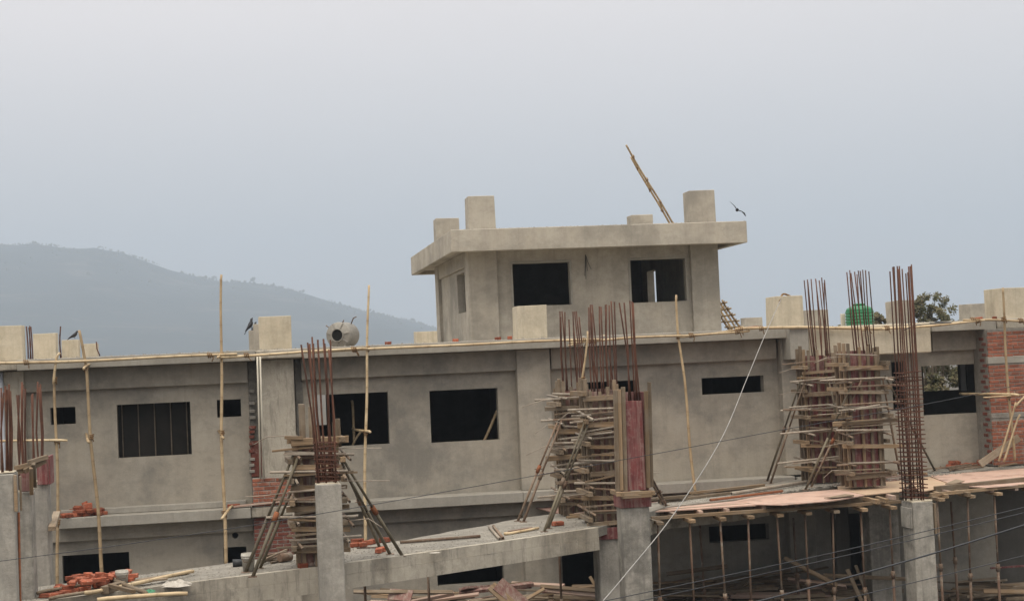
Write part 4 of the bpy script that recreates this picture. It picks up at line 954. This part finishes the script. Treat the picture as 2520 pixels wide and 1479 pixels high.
transom('crosspiece at the roof edge above the starter bars', (1400, 850), YV-.4, (1490, 826), YF+2.0, .024, M_BAMBOOP)
transom('bamboo prop seen inside the middle window', (1188, 1090), YF+.6, (1224, 1010), YF+.5, .04)
transom('bamboo piece standing inside the window beside the starter bars', (872, 1090), YF+.9, (866, 985), YF+.9, .036)
transom('slanting bamboo piece inside the window beside the starter bars', (866, 1100), YF+.8, (888, 1062), YF+.8, .03)
# slanting sticks and board by the brick wing
for i, (a, b, c, d) in enumerate(((2458, 1134, 2500, 990), (2470, 1136, 2510, 1020), (2500, 1000, 2560, 940))):
    p, q = PY(a, b, 33.2-.1*i), PY(c, d, 33.3)
    pole('%s slanting stick from the left before the brick wing' % ORD[i], [p, q], .03, .026, M_BAMBOO, 'slanting sticks at the brick wing')
o = bar('plank', PY(2412, 1142, 33.4), PY(2508, 1076, 33.9), .16, .03, M_WOODG, None, 1.2); props(o, 'weathered plank leaning against the brick wing', 'plank', None, 'thing')

def ladder(label, a0, a1, b0, b1, n, r=.03, mat=M_BAMBOO, ext=.08):
    a0, a1, b0, b1 = map(Vector, (a0, a1, b0, b1)); o = thing('bamboo_ladder', label, 'ladder', a0)
    bamboo_obj('rail', [a0, a1], r, r*.8, mat, o); bamboo_obj('rail', [b0, b1], r, r*.8, mat, o)
    for i in range(n):
        t = (i+.5)/n; p, q = a0.lerp(a1, t), b0.lerp(b1, t); d = (q-p).normalized()*ext
        bamboo_obj('rung', [p-d, q+d], r*.75, r*.7, mat, o, 0); lashing(p, r*1.15, o, (a1-a0), 2); lashing(q, r*1.15, o, (b1-b0), 2)
    return o
# seen edge-on above the rooftop room: stands on the roof behind and leans over the slab's rear edge
A, Bq = PY(1652, 545, ysb+.05), PY(1541, 358, ysb-1.6)
dirv = (Bq-A); k = (Z_ROOF-A.z)/dirv.z; ft = A+dirv*k
side = Vector((.055, .42, 0)); sh = PY(1646, 545, ysb+.05)-A
ladder('bamboo ladder seen edge on, sticking up over the rooftop slab', ft-side*.4, Bq, ft+side*.6+sh*1.0, PY(1554, 386, ysb-1.3)+side*.3, 9, .038, M_BAMBOO, .07)
yl = 44.0
ladder('short bamboo ladder leaning on the side of the rooftop room', PY(1826, 812, yl), PY(1777, 738, yl), PY(1796, 812, yl+.5), PY(1752, 745, yl+.5), 5, .034, M_BAMBOO, .14)

# ------------------------------------------------------------------ tanks
def lathe(name, prof, mat, loc, parent=None, n=28, axis='Z', smooth=True):
    v, f = [], []
    for r, h in prof:
        for k in range(n):
            a = 6.28318*k/n; v.append((r*math.cos(a), r*math.sin(a), h) if axis == 'Z' else (r*math.cos(a), h, r*math.sin(a)))
    for i in range(len(prof)-1):
        for k in range(n): f.append((i*n+k, i*n+(k+1) % n, (i+1)*n+(k+1) % n, (i+1)*n+k))
    if prof[0][0] > 0.001: f.append(tuple(range(n)))
    if prof[-1][0] > 0.001: f.append(tuple(range((len(prof)-1)*n, len(prof)*n)))
    me = mesh(v, f, smooth); bm = bmesh.new(); bm.from_mesh(me); bmesh.ops.recalc_face_normals(bm, faces=bm.faces); bm.to_mesh(me); bm.free()
    return link(name, me, mat, loc, None, parent)
ty = 46.5; c = PY(2117, 806, ty); rr = (PY(2150, 780, ty).x-PY(2084, 780, ty).x)/2; ht = PY(2117, 747, ty).z-Z_ROOF
o = thing('water_tank', 'ribbed bright green plastic water tank on the roof behind the starter bars', 'water tank', (c.x, ty, Z_ROOF))
prof = [(rr*.97, 0.0)]; nb = 6; hb = ht*.70
for i in range(nb):
    z = .02+i*hb/nb; prof += [(rr*.95, z), (rr, z+hb/nb*.25), (rr, z+hb/nb*.75), (rr*.95, z+hb/nb*.97)]
prof += [(rr*.97, hb+.03), (rr*.90, hb+ht*.12), (rr*.6, hb+ht*.20), (rr*.42, hb+ht*.22)]
lathe('body', prof, M_GREEN, (c.x, ty, Z_ROOF+.003), o); lathe('lid', [(rr*.40, 0), (rr*.40, ht*.06), (rr*.34, ht*.08), (rr*.05, ht*.085)], M_GREEN, (c.x, ty, Z_ROOF+.003+hb+ht*.221), o)
for k in range(8):
    a = k*.785; p = Vector((c.x+math.cos(a)*rr*.96, ty+math.sin(a)*rr*.96, Z_ROOF+hb)); q = Vector((c.x+math.cos(a)*rr*.5, ty+math.sin(a)*rr*.5, Z_ROOF+hb+ht*.2))
    bar('shoulder_rib', p, q, .03, .02, M_GREEN, o)
q = PY(2076, 790, ty+.3); props(box('white_panel', q.x-.06, q.x+.06, ty+.3, ty+.4, Z_ROOF, PY(2076, 772, ty+.3).z, M_PVC), 'thin white panel standing beside the green water tank', 'panel', None, 'thing')
ty = 37.0; R1 = .30; cx = PY(831, 836, ty).x; cz = Z_ROOF+R1+.003; TR = R_(-26); rot = Matrix.Rotation(TR, 3, 'Z'); c0 = Vector((cx, ty, cz))
o = thing('metal_tank', 'dull grey metal tank lying on its side with a round black mouth', 'tank', (cx, ty, Z_ROOF))
def tpart(name, prof, mat):
    x = lathe(name, prof, mat, (0, 0, 0), None, 36, 'Y'); x.parent = o; x.location = (0, 0, R1+.003); x.rotation_euler = (0, 0, TR)
    for p in x.data.polygons: p.use_smooth = len(p.vertices) == 4
    return x
tpart('shell', [(R1*.44, .42), (R1*.44, -.035), (R1*.50, -.035), (R1*.50, .0), (R1*.51, .002), (R1*.93, .035), (R1*.985, .05), (R1, .08), (R1, .52), (R1*.95, .62), (R1*.75, .72), (R1*.4, .78), (.002, .79)], M_TANKG)
tpart('mouth', [(R1*.435, -.01), (R1*.435, .40), (.002, .405)], M_BLACK)  # black lining paints in the darkness inside the tank
for k in range(7):                                    # radial ribs on the end plate
    a = R_(12+k*52); e = Vector((math.cos(a), 0, math.sin(a)))
    bar('rib', c0+rot @ (e*R1*.52+Vector((0, -.012, 0))), c0+rot @ (e*R1*.97+Vector((0, .03, 0))), .016, .03, M_TANKG, o)
for pp in ([(.16, .45, R1*.86), (.22, .45, R1*1.28), (.30, .43, R1*1.36)], [(-R1*.78, .09, R1*.60), (-R1*1.0, .06, R1*.80)], [(.10, .1, R1*.95), (.13, .08, R1*1.12)]):
    sweep('stub_pipe', [c0+rot @ Vector(p) for p in pp], .014, M_PIPED, o, 6)

# ------------------------------------------------------------------ pipes, cables
def thing1(o, label, cat, group=None): return props(o, label, cat, group, 'thing')
def catm(pts, n=14):
    out = []; P = [pts[0]]+pts+[pts[-1]]
    for i in range(1, len(P)-2):
        for k in range(n):
            t = k/n; a, b, c, d = P[i-1], P[i], P[i+1], P[i+2]
            out.append(0.5*((2*b)+(c-a)*t+(2*a-5*b+4*c-d)*t*t+(3*b-a-3*c+d)*t**3))
    return out+[pts[-1]]
for i, px in enumerate((633, 640)):
    thing1(sweep('pvc_pipe', [PY(px, 872, YE-.05-.02*i), PY(px+3, 980, YE-.05), PY(px+8+2*i, 1178, YF-.6)], .019, M_PVC, None, 8),
           ('white plastic pipe running down beside the raw pillar, full length', 'second thin white pipe close against the first')[i], 'pipe', 'white pipes beside the raw pillar')
pp = PY(5, 1030, YF-.35); thing1(sweep('drain_pipe', [Vector((pp.x, pp.y, 0)), Vector((pp.x, pp.y, Z_FB-.02))], .05, M_GREYPIPE, None, 10), 'grey drain pipe at the left end of the facade', 'pipe')
A = [PY(1926, 727, 35.2), PC(1882, 826, 34.0), PC(1838, 932, 32.0), PC(1775, 1080, 28.5), PC(1660, 1262, 25.0), PC(1540, 1412, 22.6), PC(1478, 1485, 21.4), PC(1380, 1600, 19.6)]
thing1(sweep('guy_cable', catm(A), .008, M_GREYCABLE, None, 7), 'pale grey cable slanting from a roof stub down to the lower edge', 'cable')
thing1(sweep('cable_tie', catm([PY(1918, 742, 35.0), PY(1927, 724, 35.1), PY(1945, 729, 35.4)]), .022, M_ROPE, None, 6), 'knot of rope at the head of the pale grey cable', 'rope')
def wire(label, pts, dep, r, mat=M_CABLE, sag=0):
    P = [PC(a, b, dep+(a-1260)*.0006) for a, b in pts]
    return thing1(sweep('overhead_wire', catm(P), r*.75, mat, None, 6), label, 'wire', 'wires crossing in front of the site')
wire('thin dark wire crossing the whole site in front of the bare column', [(-30, 1384), (300, 1340), (630, 1290), (1043, 1219), (1614, 1116), (1900, 1062), (2300, 990), (2560, 936)], 15.0, .0045)
wire('uppermost of the wires at the lower right', [(1480, 1479), (1555, 1464), (2047, 1360), (2300, 1301), (2560, 1238)], 13.0, .0050)
wire('second wire down at the lower right', [(1500, 1494), (1575, 1478), (2047, 1374), (2300, 1315), (2560, 1251)], 13.0, .0050)
wire('thick dark cable, third down at the lower right', [(1700, 1520), (1889, 1473), (2047, 1431), (2300, 1360), (2560, 1279)], 12.0, .0095)
wire('lowest wire at the lower right', [(2000, 1492), (2134, 1460), (2350, 1408), (2560, 1357)], 13.0, .0050)
thing1(sweep('hose', catm([slab_pt(2190, 1156), slab_pt(2260, 1148), slab_pt(2330, 1152), slab_pt(2345, 1160), slab_pt(2290, 1164), slab_pt(2230, 1160), slab_pt(2200, 1168)]), .016, M_HOSE, None, 6), 'black hose coiled on the slab behind the rebar cage', 'hose')
thing1(sweep('roof_cable', catm([PY(2225, 812, 33.9), PY(2260, 800, 33.9), PY(2340, 794, 33.9), PY(2300, 793, 34.0)]), .012, M_HOSE, None, 6), 'black cable looped over the bamboo rail behind the cage', 'cable')

# ------------------------------------------------------------------ loose bricks
BRK = [boxmesh(l_, .105, .07, M_BRICK, .008, .008, (.5, .5, 0)) for l_ in (.22, .21, .17, .13, .19)]
def loose(p, rz, tilt, label, group):
    q = Quaternion((0, 0, 1), rz) @ Quaternion((1, 0, 0), tilt)
    o = link('brick', random.choice(BRK), None, p, q)
    if 'cement bucket' in label: o.scale = (.8,)*3
    return props(o, label, 'brick', group, 'thing')
def heap(label, group, a, b, z, ylo, yhi, n, hmax, peak):
    xa, xb = a, b; tops = {}
    for i in range(n):
        t = random.random(); x = xa+(xb-xa)*t; y = random.uniform(ylo, yhi)
        h = hmax*max(0.0, 1-abs(t-peak)*1.5)*random.random()*(1-abs((y-ylo)/(yhi-ylo)-.6))
        loose((x, y, z+.003+int(h/.072)*.068), random.uniform(-.9, .9)+(1.57 if random.random() < .35 else 0), random.choice((0, 0, .25, -.3, 1.57)) if h > .06 else random.choice((0, 0, 0, .1)), label, group)
heap('red brick in the heap on the ledge under the boarded window', 'brick heap on the ledge', PY(150, 1245, YF-.45).x, PY(252, 1240, YF-.45).x, Z_LT, YE+.06, YF-.10, 52, .34, .55)
ax, bx = slab_pt(112, 1452).x, slab_pt(330, 1425).x
for i in range(95):
    t = random.random(); px = 112+t*215; base = 1462-t*38
    p = slab_pt(px, base+random.uniform(-8, 12)); lay = int(random.random()*(3.2 if .25 < t < .8 else 1.6))
    loose((p.x, p.y, Zs+.003+lay*.05), random.uniform(0, 3), random.choice((0, 0, .3, 1.57)) if lay else 0, 'red brick in the heap on the slab by the cement bucket', 'brick heap on the slab')
for i, (px, py) in enumerate(((880, 1336), (905, 1340), (918, 1337), (932, 1360), (940, 1357), (893, 1345), (948, 1334), (1373, 1293), (745, 1398), (1398, 1258), (1440, 1256), (872, 1346))):
    loose(slab_pt(px, py)+Vector((0, 0, .003)), random.uniform(0, 3), 0, 'single red brick lying on the raw slab away from the heaps', 'stray bricks on the slab')
for i in range(34):
    px = random.uniform(2300, 2425); p = slab_pt(px, 1142-(px-2300)*.06+random.uniform(-7, 7)); p.y = min(p.y, YF-.15)
    loose(p+Vector((0, 0, .003+(.066 if random.random() < .25 else 0))), random.uniform(0, 3), random.choice((0, 0, .3)), 'broken brick in the scatter below the window of the brick wing', 'brick scatter by the brick wing')
for px, py in ((578, 1240), (572, 1239), (632, 1236), (640, 1233)): loose(Vector((PY(px, py, YE+.2).x, YE+.2, Z_LT+.003)), random.uniform(-.3, .3), 0, 'brick left at the broken end of the ledge', 'bricks at the ledge end')
o = bar('plank', PY(563, 1250, YE+.1)+Vector((0, 0, .02)), PY(690, 1236, YE+.12)+Vector((0, 0, .02)), .22, .03, M_WOODP); props(o, 'pinkish plank laid along the broken ledge end', 'plank', None, 'thing')

# ------------------------------------------------------------------ buckets, sacking, bits on the slab
def bucket(label, p, r, h, tilt=0):
    o = thing('bucket', label, 'bucket', p)
    b = lathe('pail', [(r*.78, 0), (r*.97, h*.82), (r*1.04, h*.84), (r*1.04, h*.9), (r, h*.9), (r, h), (r*.92, h), (r*.76, .03), (.004, .028)], M_BUCKET, p, o, 24)
    for z in (.72, .80): lathe('rib', [(r*.94, h*z), (r*1.02, h*z+.004), (r*1.02, h*z+.014), (r*.94, h*z+.018)], M_BUCKET, p, o, 24)
    sweep('handle', [Vector(p)+Vector((-r*1.0, -.02, h*.88)), Vector(p)+Vector((-r*.6, -r*.95, h*.55)), Vector(p)+Vector((r*.6, -r*.95, h*.55)), Vector(p)+Vector((r, -.02, h*.88))], .004, M_PIPED, o, 5)
bucket('cement crusted bucket standing by the lower brick heap', slab_pt(301, 1443), .088, .225)
bucket('pale ribbed bucket half hidden behind the leaning pipe props', slab_pt(612, 1405), .10, .26)
b2 = sweep('tin_can', [slab_pt(688, 1384)+Vector((0, 0, .07)), slab_pt(716, 1380)+Vector((0, 0, .07))], .065, M_PIPED, None, 12); props(b2, 'dark tin lying on its side near the left formwork', 'tin', None, 'thing')
b2 = sweep('tin_can', [slab_pt(573, 1394)+Vector((0, 0, .05)), slab_pt(588, 1393)+Vector((0, 0, .05)), slab_pt(600, 1392)+Vector((0, 0, .05))], [.06, .055, .045], M_HOSE, None, 12); props(b2, 'small dark can beside the pale ribbed bucket', 'tin', None, 'thing')
def rag(label, pc, w, d, h, mat):
    v, f = [], []; n = 14
    for j in range(n+1):
        for i in range(n+1):
            u, w_ = i/n-.5, j/n-.5
            k = max(0, 1-(abs(u)*2)**3)*max(0, 1-(abs(w_)*2)**3)
            z = h*k*(.45+.9*abs(mnoise.fractal(Vector((u*4, w_*4, pc.x)), 1, 2, 3)))+.004
            v.append((u*w*(1+.25*math.sin(w_*9)), w_*d*(1+.3*math.sin(u*7+1)), z))
    for j in range(n):
        for i in range(n): a = j*(n+1)+i; f.append((a, a+1, a+n+2, a+n+1))
    return props(link('cement_sack', mesh(v, f), mat, pc), label, 'sack', None, 'thing')
rag('crumpled white cement sack lying on the slab edge', slab_pt(434, 1440), .34, .36, .075, M_CLOTH)
rag('scrap of white paper on the slab between the middle props', slab_pt(1070, 1360), .14, .12, .012, M_CLOTH)
rag('green scrap of plastic near the white sack', slab_pt(368, 1456), .14, .2, .03, M_GREEN)
def lay(label, a, b, w, h, mat, dz=.0, kind='plank', group='timbers lying on the slab'):
    p, q = slab_pt(*a), slab_pt(*b); z = Vector((0, 0, .004+h/2+dz))
    if kind == 'plank': o = bar('plank', p+z, q+z, w, h, mat)
    elif kind == 'bamboo': o = bamboo_obj('bamboo_piece', [p+z, q+z], w/2, w/2.3, mat)
    else: o = pipe('steel_pipe', p+z, q+z, w/2, mat)
    return props(o, label, {'plank': 'plank', 'bamboo': 'bamboo', 'pipe': 'pipe'}[kind], group, 'thing')
lay('thick round pole lying slantwise at the slab edge below the cement bucket', (275, 1437), (360, 1476), .07, .07, M_WOODG, .05, 'bamboo')
lay('long pale bamboo at the bottom edge below the cement sack', (240, 1486), (462, 1470), .06, .06, M_BAMBOOP, .02, 'bamboo')
lay('long bamboo pointing from the bucket towards the left formwork', (210, 1470), (476, 1416), .06, .06, M_BAMBOOP, .03, 'bamboo')
lay('grey board beyond the cement bucket', (340, 1432), (458, 1412), .16, .03, M_WOODG)
lay('short dark board beside the cement bucket', (325, 1442), (410, 1432), .1, .03, M_WOODG, .03)
lay('dark bamboo lying before the lower brick heap', (92, 1472), (262, 1442), .05, .05, M_WOODG, .04, 'bamboo')
lay('second dark bamboo lying before the lower brick heap', (122, 1482), (250, 1460), .05, .05, M_WOODG, .02, 'bamboo')
lay('short crossed stick near the bucket', (270, 1460), (330, 1476), .05, .05, M_WOOD, .08)
lay('stub of timber under the crossed sticks', (258, 1462), (300, 1448), .12, .10, M_WOODG)
for i in range(7):
    a = 655+random.uniform(-20, 15); lay('thin stick in the litter at the foot of the left formwork', (a, 1385+random.uniform(-6, 8)), (a+random.uniform(40, 85), 1372+random.uniform(-8, 8)), .035, .03, random.choice((M_WOODG, M_PIPE, M_WOOD)), .03*(i % 3), 'plank', 'stick litter by the left formwork')
lay('rusty telescopic prop lying along the back of the slab', (985, 1338), (1182, 1323), .05, .05, M_PIPE, 0, 'pipe')
lay('left pipe of the pair lying across the slab', (1204, 1300), (1230, 1330), .05, .05, M_PIPEL, 0, 'pipe'); lay('right pipe of the pair lying across the slab', (1214, 1298), (1238, 1328), .05, .05, M_PIPE, 0, 'pipe')
lay('short bamboo on the slab beside the pair of pipes', (1242, 1317), (1325, 1303), .05, .05, M_BAMBOOP, 0, 'bamboo'); lay('thin stick beyond the short bamboo', (1250, 1310), (1310, 1301), .03, .03, M_WOODP)
lay('thin bent bar on the slab right of the bare column', (878, 1350), (950, 1348), .02, .02, M_REBAR)
for i in range(8): lay('offcut at the foot of the two boxes beside the red column', (1395+random.uniform(-8, 50), 1272+random.uniform(-8, 10)), (1435+random.uniform(0, 60), 1268+random.uniform(-9, 12)), .05, .035, random.choice((M_WOOD, M_WOODG, M_WOODP)), .03*(i % 2), 'plank', 'offcuts below the middle formwork')
for i, (a, b, c, d, w, m, k) in enumerate(((1622, 1238, 1815, 1214, .09, M_WOODG, 'plank'), (1640, 1234, 1900, 1202, .08, M_WOODG, 'plank'), (1800, 1222, 2012, 1188, .075, M_PIPEL, 'pipe'), (1748, 1240, 1926, 1217, .05, M_RUST, 'pipe'), (1598, 1240, 1690, 1232, .1, M_WOODG, 'plank'), (1700, 1226, 1880, 1206, .09, M_WOOD, 'plank'))):
    lay(('grey plank reaching from the red collared column along the deck', 'longest grey plank lying on the slab behind the deck', 'pale steel pipe lying from the deck to the formwork boxes', 'rusty red pipe resting along the pink plywood edge', 'short grey plank just beside the red collared column', 'brown plank lying behind the others next to the ledge')[i], (a, b), (c, d), w, .05, m, .015*i, k, 'poles lying beside the deck')
for i in range(16):
    a = random.uniform(2215, 2480); lay('stick in the litter along the rear edge of the deck', (a, 1160-(a-2215)*.05+random.uniform(-10, 6)), (a+random.uniform(50, 130), 1152-(a-2215)*.055+random.uniform(-10, 6)), .045, .03, random.choice((M_WOODG, M_WOOD, M_PIPE)), .02*(i % 3), 'plank', 'stick litter behind the deck')
for i in range(14):
    a = random.uniform(2060, 2220); lay('offcut at the foot of the two boxes near the deck', (a, 1192-(a-2060)*.1+random.uniform(-8, 4)), (a+random.uniform(20, 70), 1188-(a-2060)*.1+random.uniform(-10, 5)), .05, .04, random.choice((M_WOODG, M_WOOD, M_WOODP)), .03*(i % 2), 'plank', 'offcuts below the right formwork')
o = bar('timber_block', PC(128, 1300, 22.5), PC(140, 1262, 24.5), .10, .06, M_WOODG); props(o, 'short timber end jutting out beside the third left column', 'timber', None, 'thing')

# ------------------------------------------------------------------ timber heaps on the ground under the slab
def timberheap(label, group, l, r, toppy, yc, depth, n, seed, mats):
    rg = random.Random(seed); st = random.getstate(); random.seed(seed)
    xa, xb = PY(l, toppy, yc).x, PY(r, toppy, yc).x; zt = PY((l+r)/2, toppy, yc).z
    V, F = [], []                                       # buried timbers: one mass
    def bx(c, d, w, h):
        d = Vector(d); L = d.length; t = d.normalized(); s = Vector((-t.y, t.x, 0)).normalized(); u = t.cross(s); b = len(V)
        for e in (0, L):
            for i, j in ((-1, -1), (1, -1), (1, 1), (-1, 1)): V.append(Vector(c)+t*e+s*(w/2*i)+u*(h/2*j))
        F.extend([(b, b+1, b+5, b+4), (b+1, b+2, b+6, b+5), (b+2, b+3, b+7, b+6), (b+3, b, b+4, b+7), (b, b+3, b+2, b+1), (b+4, b+5, b+6, b+7)])
    z = .06
    while z < zt-.35:
        for k in range(9): bx((rg.uniform(xa-.2, xb-1), yc-depth/2+depth*(k+.5)/9, z+rg.uniform(-.02, .02)), (rg.uniform(1.2, 2.2), rg.uniform(-.3, .3), rg.uniform(-.02, .02)), .16, .09)
        z += .10
    props(link('timber_mass', mesh(V, F), M_WOODG), 'buried timbers at the core of the heap ' + label.split(' in the ')[-1].replace('heap ', ''), 'timber', None, 'stuff')
    for i in range(n):
        t = i/n; h = zt-.42+.42*t; L = rg.uniform(.6, 2.3); a = rg.choice((0, 0, .35, -.35, .9, 2.4)) + rg.uniform(-.25, .25)
        x = rg.uniform(xa, xb); y = yc+rg.uniform(-.5, .42)*depth; d = Vector((math.cos(a)*L, math.sin(a)*L*.7, rg.uniform(-.22, .22)*L*.5))
        m = rg.choice(mats); w = rg.choice((.07, .09, .11, .2 if m is M_DUSTPLY or m is M_WOODP else .12))
        p = Vector((x, y, h))-d*.5
        o = bar('plank', p, p+d, w, rg.choice((.03, .05, .07)), m, None, rg.uniform(-.4, .4)); props(o, label, 'plank', group, 'thing')
    random.setstate(st)
MX = (M_WOOD, M_WOODG, M_WOOD, M_WOODP, M_DUSTPLY)
timberheap('used plank in the heap between the bare column and the beam end', 'plank heap below the slab', 890, 1480, 1452, 32.2, 2.4, 64, 3, MX)
timberheap('used plank in the heap under the left half of the deck', 'plank heap under the deck', 1612, 2130, 1418, 33.2, 2.2, 52, 9, (M_WOODG, M_WOOD, M_WOODG, M_WOODP))
timberheap('used plank in the heap under the deck beyond the cage column', 'plank heap right of the cage column', 2330, 2560, 1432, 33.2, 2.0, 36, 15, (M_WOODG, M_WOOD, M_WOODG))
for i, (a, b, c, d, w, m) in enumerate(sorted(((1225, 1435, 1300, 1500, .30, M_DUSTPLY), (1208, 1440, 1262, 1490, .2, M_WOOD), (1452, 1418, 1480, 1466, .06, M_WOOD), (1330, 1442, 1500, 1456, .08, M_WOOD), (1348, 1452, 1530, 1470, .09, M_WOODP), (1268, 1490, 1340, 1448, .07, M_WOOD), (870, 1455, 1115, 1456, .07, M_WOODG), (957, 1462, 1014, 1466, .24, M_DUSTPLY), (1930, 1372, 2060, 1440, .09, M_WOOD), (1640, 1412, 1790, 1392, .08, M_WOODG), (2085, 1400, 2120, 1479, .08, M_WOODG), (2105, 1390, 2140, 1479, .07, M_WOODG), (2420, 1454, 2540, 1456, .1, M_WOOD)), key=lambda q: min(q[0], q[2]))):
    yy = 30.9 if a < 1600 else 32.0
    o = bar('plank', PY(a, b, yy), PY(c, d, yy-.2), w, .04, m, None, .9); props(o, '%s loose plank from the left on top of the heaps under the slab and deck' % ORD[min(i, 13)], 'plank', 'top planks on the heaps', 'thing')
o = box('plywood_sheet', PY(2440, 1430, 34).x, PY(2600, 1430, 34).x, 34.0, 34.03, .9, PY(2500, 1395, 34).z, M_REDPLY); props(o, 'dull red panel standing in the dark behind the far heap', 'panel', None, 'thing')

# ------------------------------------------------------------------ roof bars on the left stubs
for lab, sp_ in (('starter bars between the first two stubs of the receding row on the left', [(70, 890, 65, 803), (77, 890, 73, 802), (81, 890, 76, 804), (74, 890, 71, 806)]),
                 ('pair of bars between the second and third stub of the receding row', [(151, 884, 149, 803), (149, 884, 147, 823)]),
                 ('single thin bar beside the last stub of the receding row', [(246, 876, 237, 841)])):
    o = thing('rebar_bundle', lab, 'rebar', PY(sp_[0][0], 885, 40.5), 'bars on the roof by the left stubs'); rebars(o, sp_, 40.0, 41.0, .016)
# planks, bricks and bags littering the roof edge
for px in (955, 1120, 1226, 1250, 1850, 2410, 2450):
    p = Vector((fx(px, 845), YF+random.uniform(-.3, .3), Z_ROOF+.014)); loose(p, random.uniform(0, 3), 0, 'brick lying near the roof edge under the bamboo rail', 'bricks along the roof edge')

# ------------------------------------------------------------------ birds
def crow(label, pos, heading, pitch=.55, s=1.0, flying=False):
    V, F = [], []
    def add(v, f):
        b = len(V); V.extend(v); F.extend([tuple(i+b for i in q) for q in f])
    # body runs tail (-x) to head (+x)
    prof = [(-.20, .018, 0), (-.14, .035, .005), (-.06, .066, .0), (.02, .078, .004), (.09, .066, .022), (.135, .043, .05), (.17, .046, .066), (.20, .040, .072), (.222, .020, .070), (.262, .003, .062)]
    add(*sweep_geo([Vector((x, 0, z)) for x, r, z in prof], [r for x, r, z in prof], 10))
    for q in ([(-.17, -.022, .012), (-.36, -.045, -.004), (-.37, 0, -.006), (-.36, .045, -.004), (-.17, .022, .012)],):
        n = len(q); add([Vector(p) for p in q]+[Vector(p)-Vector((0, 0, .014)) for p in q], [tuple(range(n)), tuple(range(2*n-1, n-1, -1))]+[(i, i+n, (i+1) % n+n, (i+1) % n) for i in range(n)])
    if flying:
        for sd in (-1, 1):
            q = [(.09, .05*sd, .03), (.12, .22*sd, .10), (.05, .46*sd, .12 if sd > 0 else .02), (-.02, .50*sd, .11 if sd > 0 else .01), (-.07, .36*sd, .09), (-.10, .2*sd, .07), (-.10, .05*sd, .02)]
            n = len(q); add([Vector(p) for p in q]+[Vector(p)-Vector((0, 0, .012)) for p in q], [tuple(range(n)), tuple(range(2*n-1, n-1, -1))]+[(i, i+n, (i+1) % n+n, (i+1) % n) for i in range(n)])
    else:
        for sd in (-1, 1):                              # folded wings
            pr = [(.09, .01), (.03, .035), (-.08, .036), (-.18, .022), (-.28, .004)]
            add(*sweep_geo([Vector((x, sd*(.058-.12*abs(min(0, x))), .02)) for x, r in pr], [r for x, r in pr], 6))
            c, sn = math.cos(-pitch), math.sin(-pitch)
            add(*sweep_geo([Vector((.0, .03*sd, -.05)), Vector((.0+.10*math.sin(pitch)*-1, .03*sd, -.05-.10*math.cos(pitch)))], .006, 5))
    me = mesh([v*s for v in V], F, True)
    o = link('bird', me, M_CROW, pos); o.rotation_euler = (0, -pitch, heading); return props(o, label, 'bird', 'crows around the roof', 'thing')
p = PY(190, 828, 49.3); crow('crow perched on a stub beside the leaning bamboo pole', Vector((PY(183, 836, 49.3).x, 49.3, PY(172, 836, 49).z+.13)), R_(-15), .5, .72)
crow('black crow clinging to the top of a stub behind the tall raw stub', Vector((PY(616, 806, 41.3).x, 41.3, PY(625, 797, 41).z-.02)), R_(8), .95, .75)
crow('second crow tucked close behind the tall raw stub', Vector((PY(626, 812, 48.3).x, 48.3, PY(626, 806, 48.3).z)), R_(20), .9, .7)
o = crow('crow flying beyond the rooftop slab', PC(1814, 517, 60), R_(70), .1, .80, True); o.rotation_euler = (R_(40), R_(6), R_(80))

# ------------------------------------------------------------------ trees behind the building
def tree(label, base, h, blobs, nleaf, seed, group='trees behind the building'):
    rg = random.Random(seed); o = thing('broadleaf_tree', label, 'tree', base, group); b = Vector(base)
    trunk = [b, b+Vector((.1, 0, h*.3)), b+Vector((-.05, .1, h*.55)), b+Vector((0, 0, h*.8))]
    sweep('trunk', trunk, [.2, .16, .11, .05], M_BARK, o, 9)
    V, F = [], []
    for c, r in blobs:
        c = Vector(c)
        sweep('limb', [b+Vector((0, 0, h*rg.uniform(.35, .55))), (b+c)*.5+Vector((0, 0, h*.1)), c-Vector((0, 0, r*.2))], [.07, .045, .015], M_BARK, o, 6)
        sub = [(c+Vector((rg.gauss(0, .5)*r, rg.gauss(0, .5)*r, rg.gauss(0, .38)*r)), r*rg.uniform(.18, .34)) for _ in range(16)]
        for _ in range(nleaf):
            q, s = rg.choice(sub); d = Vector((rg.gauss(0, 1), rg.gauss(0, 1), rg.gauss(0, .8))); d.normalize()
            p = q+d*s*rg.random()**.4; L = rg.uniform(.07, .15)
            u = Vector((rg.gauss(0, 1), rg.gauss(0, 1), rg.gauss(0, .5))).normalized(); w = u.orthogonal().normalized()*L*.38
            k = len(V); V.extend([p-u*L*.5, p+w, p+u*L*.5, p-w]); F.append((k, k+1, k+2, k+3))
    oo = link('crown', mesh([v-b for v in V], F), M_LEAF, b, None, o); return o
ty = 64.0
def TB(px, py, r, dy=0): return (PY(px, py, ty+dy), r)
tb = PY(2290, 800, ty); tree('dull olive tree behind the far end of the roof', (tb.x, ty, 0), 6.5, [TB(2270, 752, .62), TB(2240, 770, .5), TB(2300, 775, .75), TB(2330, 795, .55), TB(2262, 830, .8), TB(2320, 850, .8), TB(2290, 905, .9, 1), TB(2340, 920, .8, 1), TB(2375, 930, .7), TB(2300, 950, .8)], 1100, 5)
tb = PY(2160, 790, ty+3); tree('smaller tree whose top shows beside the green tank', (tb.x, ty+3, 0), 5.5, [TB(2155, 782, .45, 3), TB(2165, 800, .5, 3), TB(2150, 830, .7, 3), TB(2080, 815, .4, 3)], 900, 6)
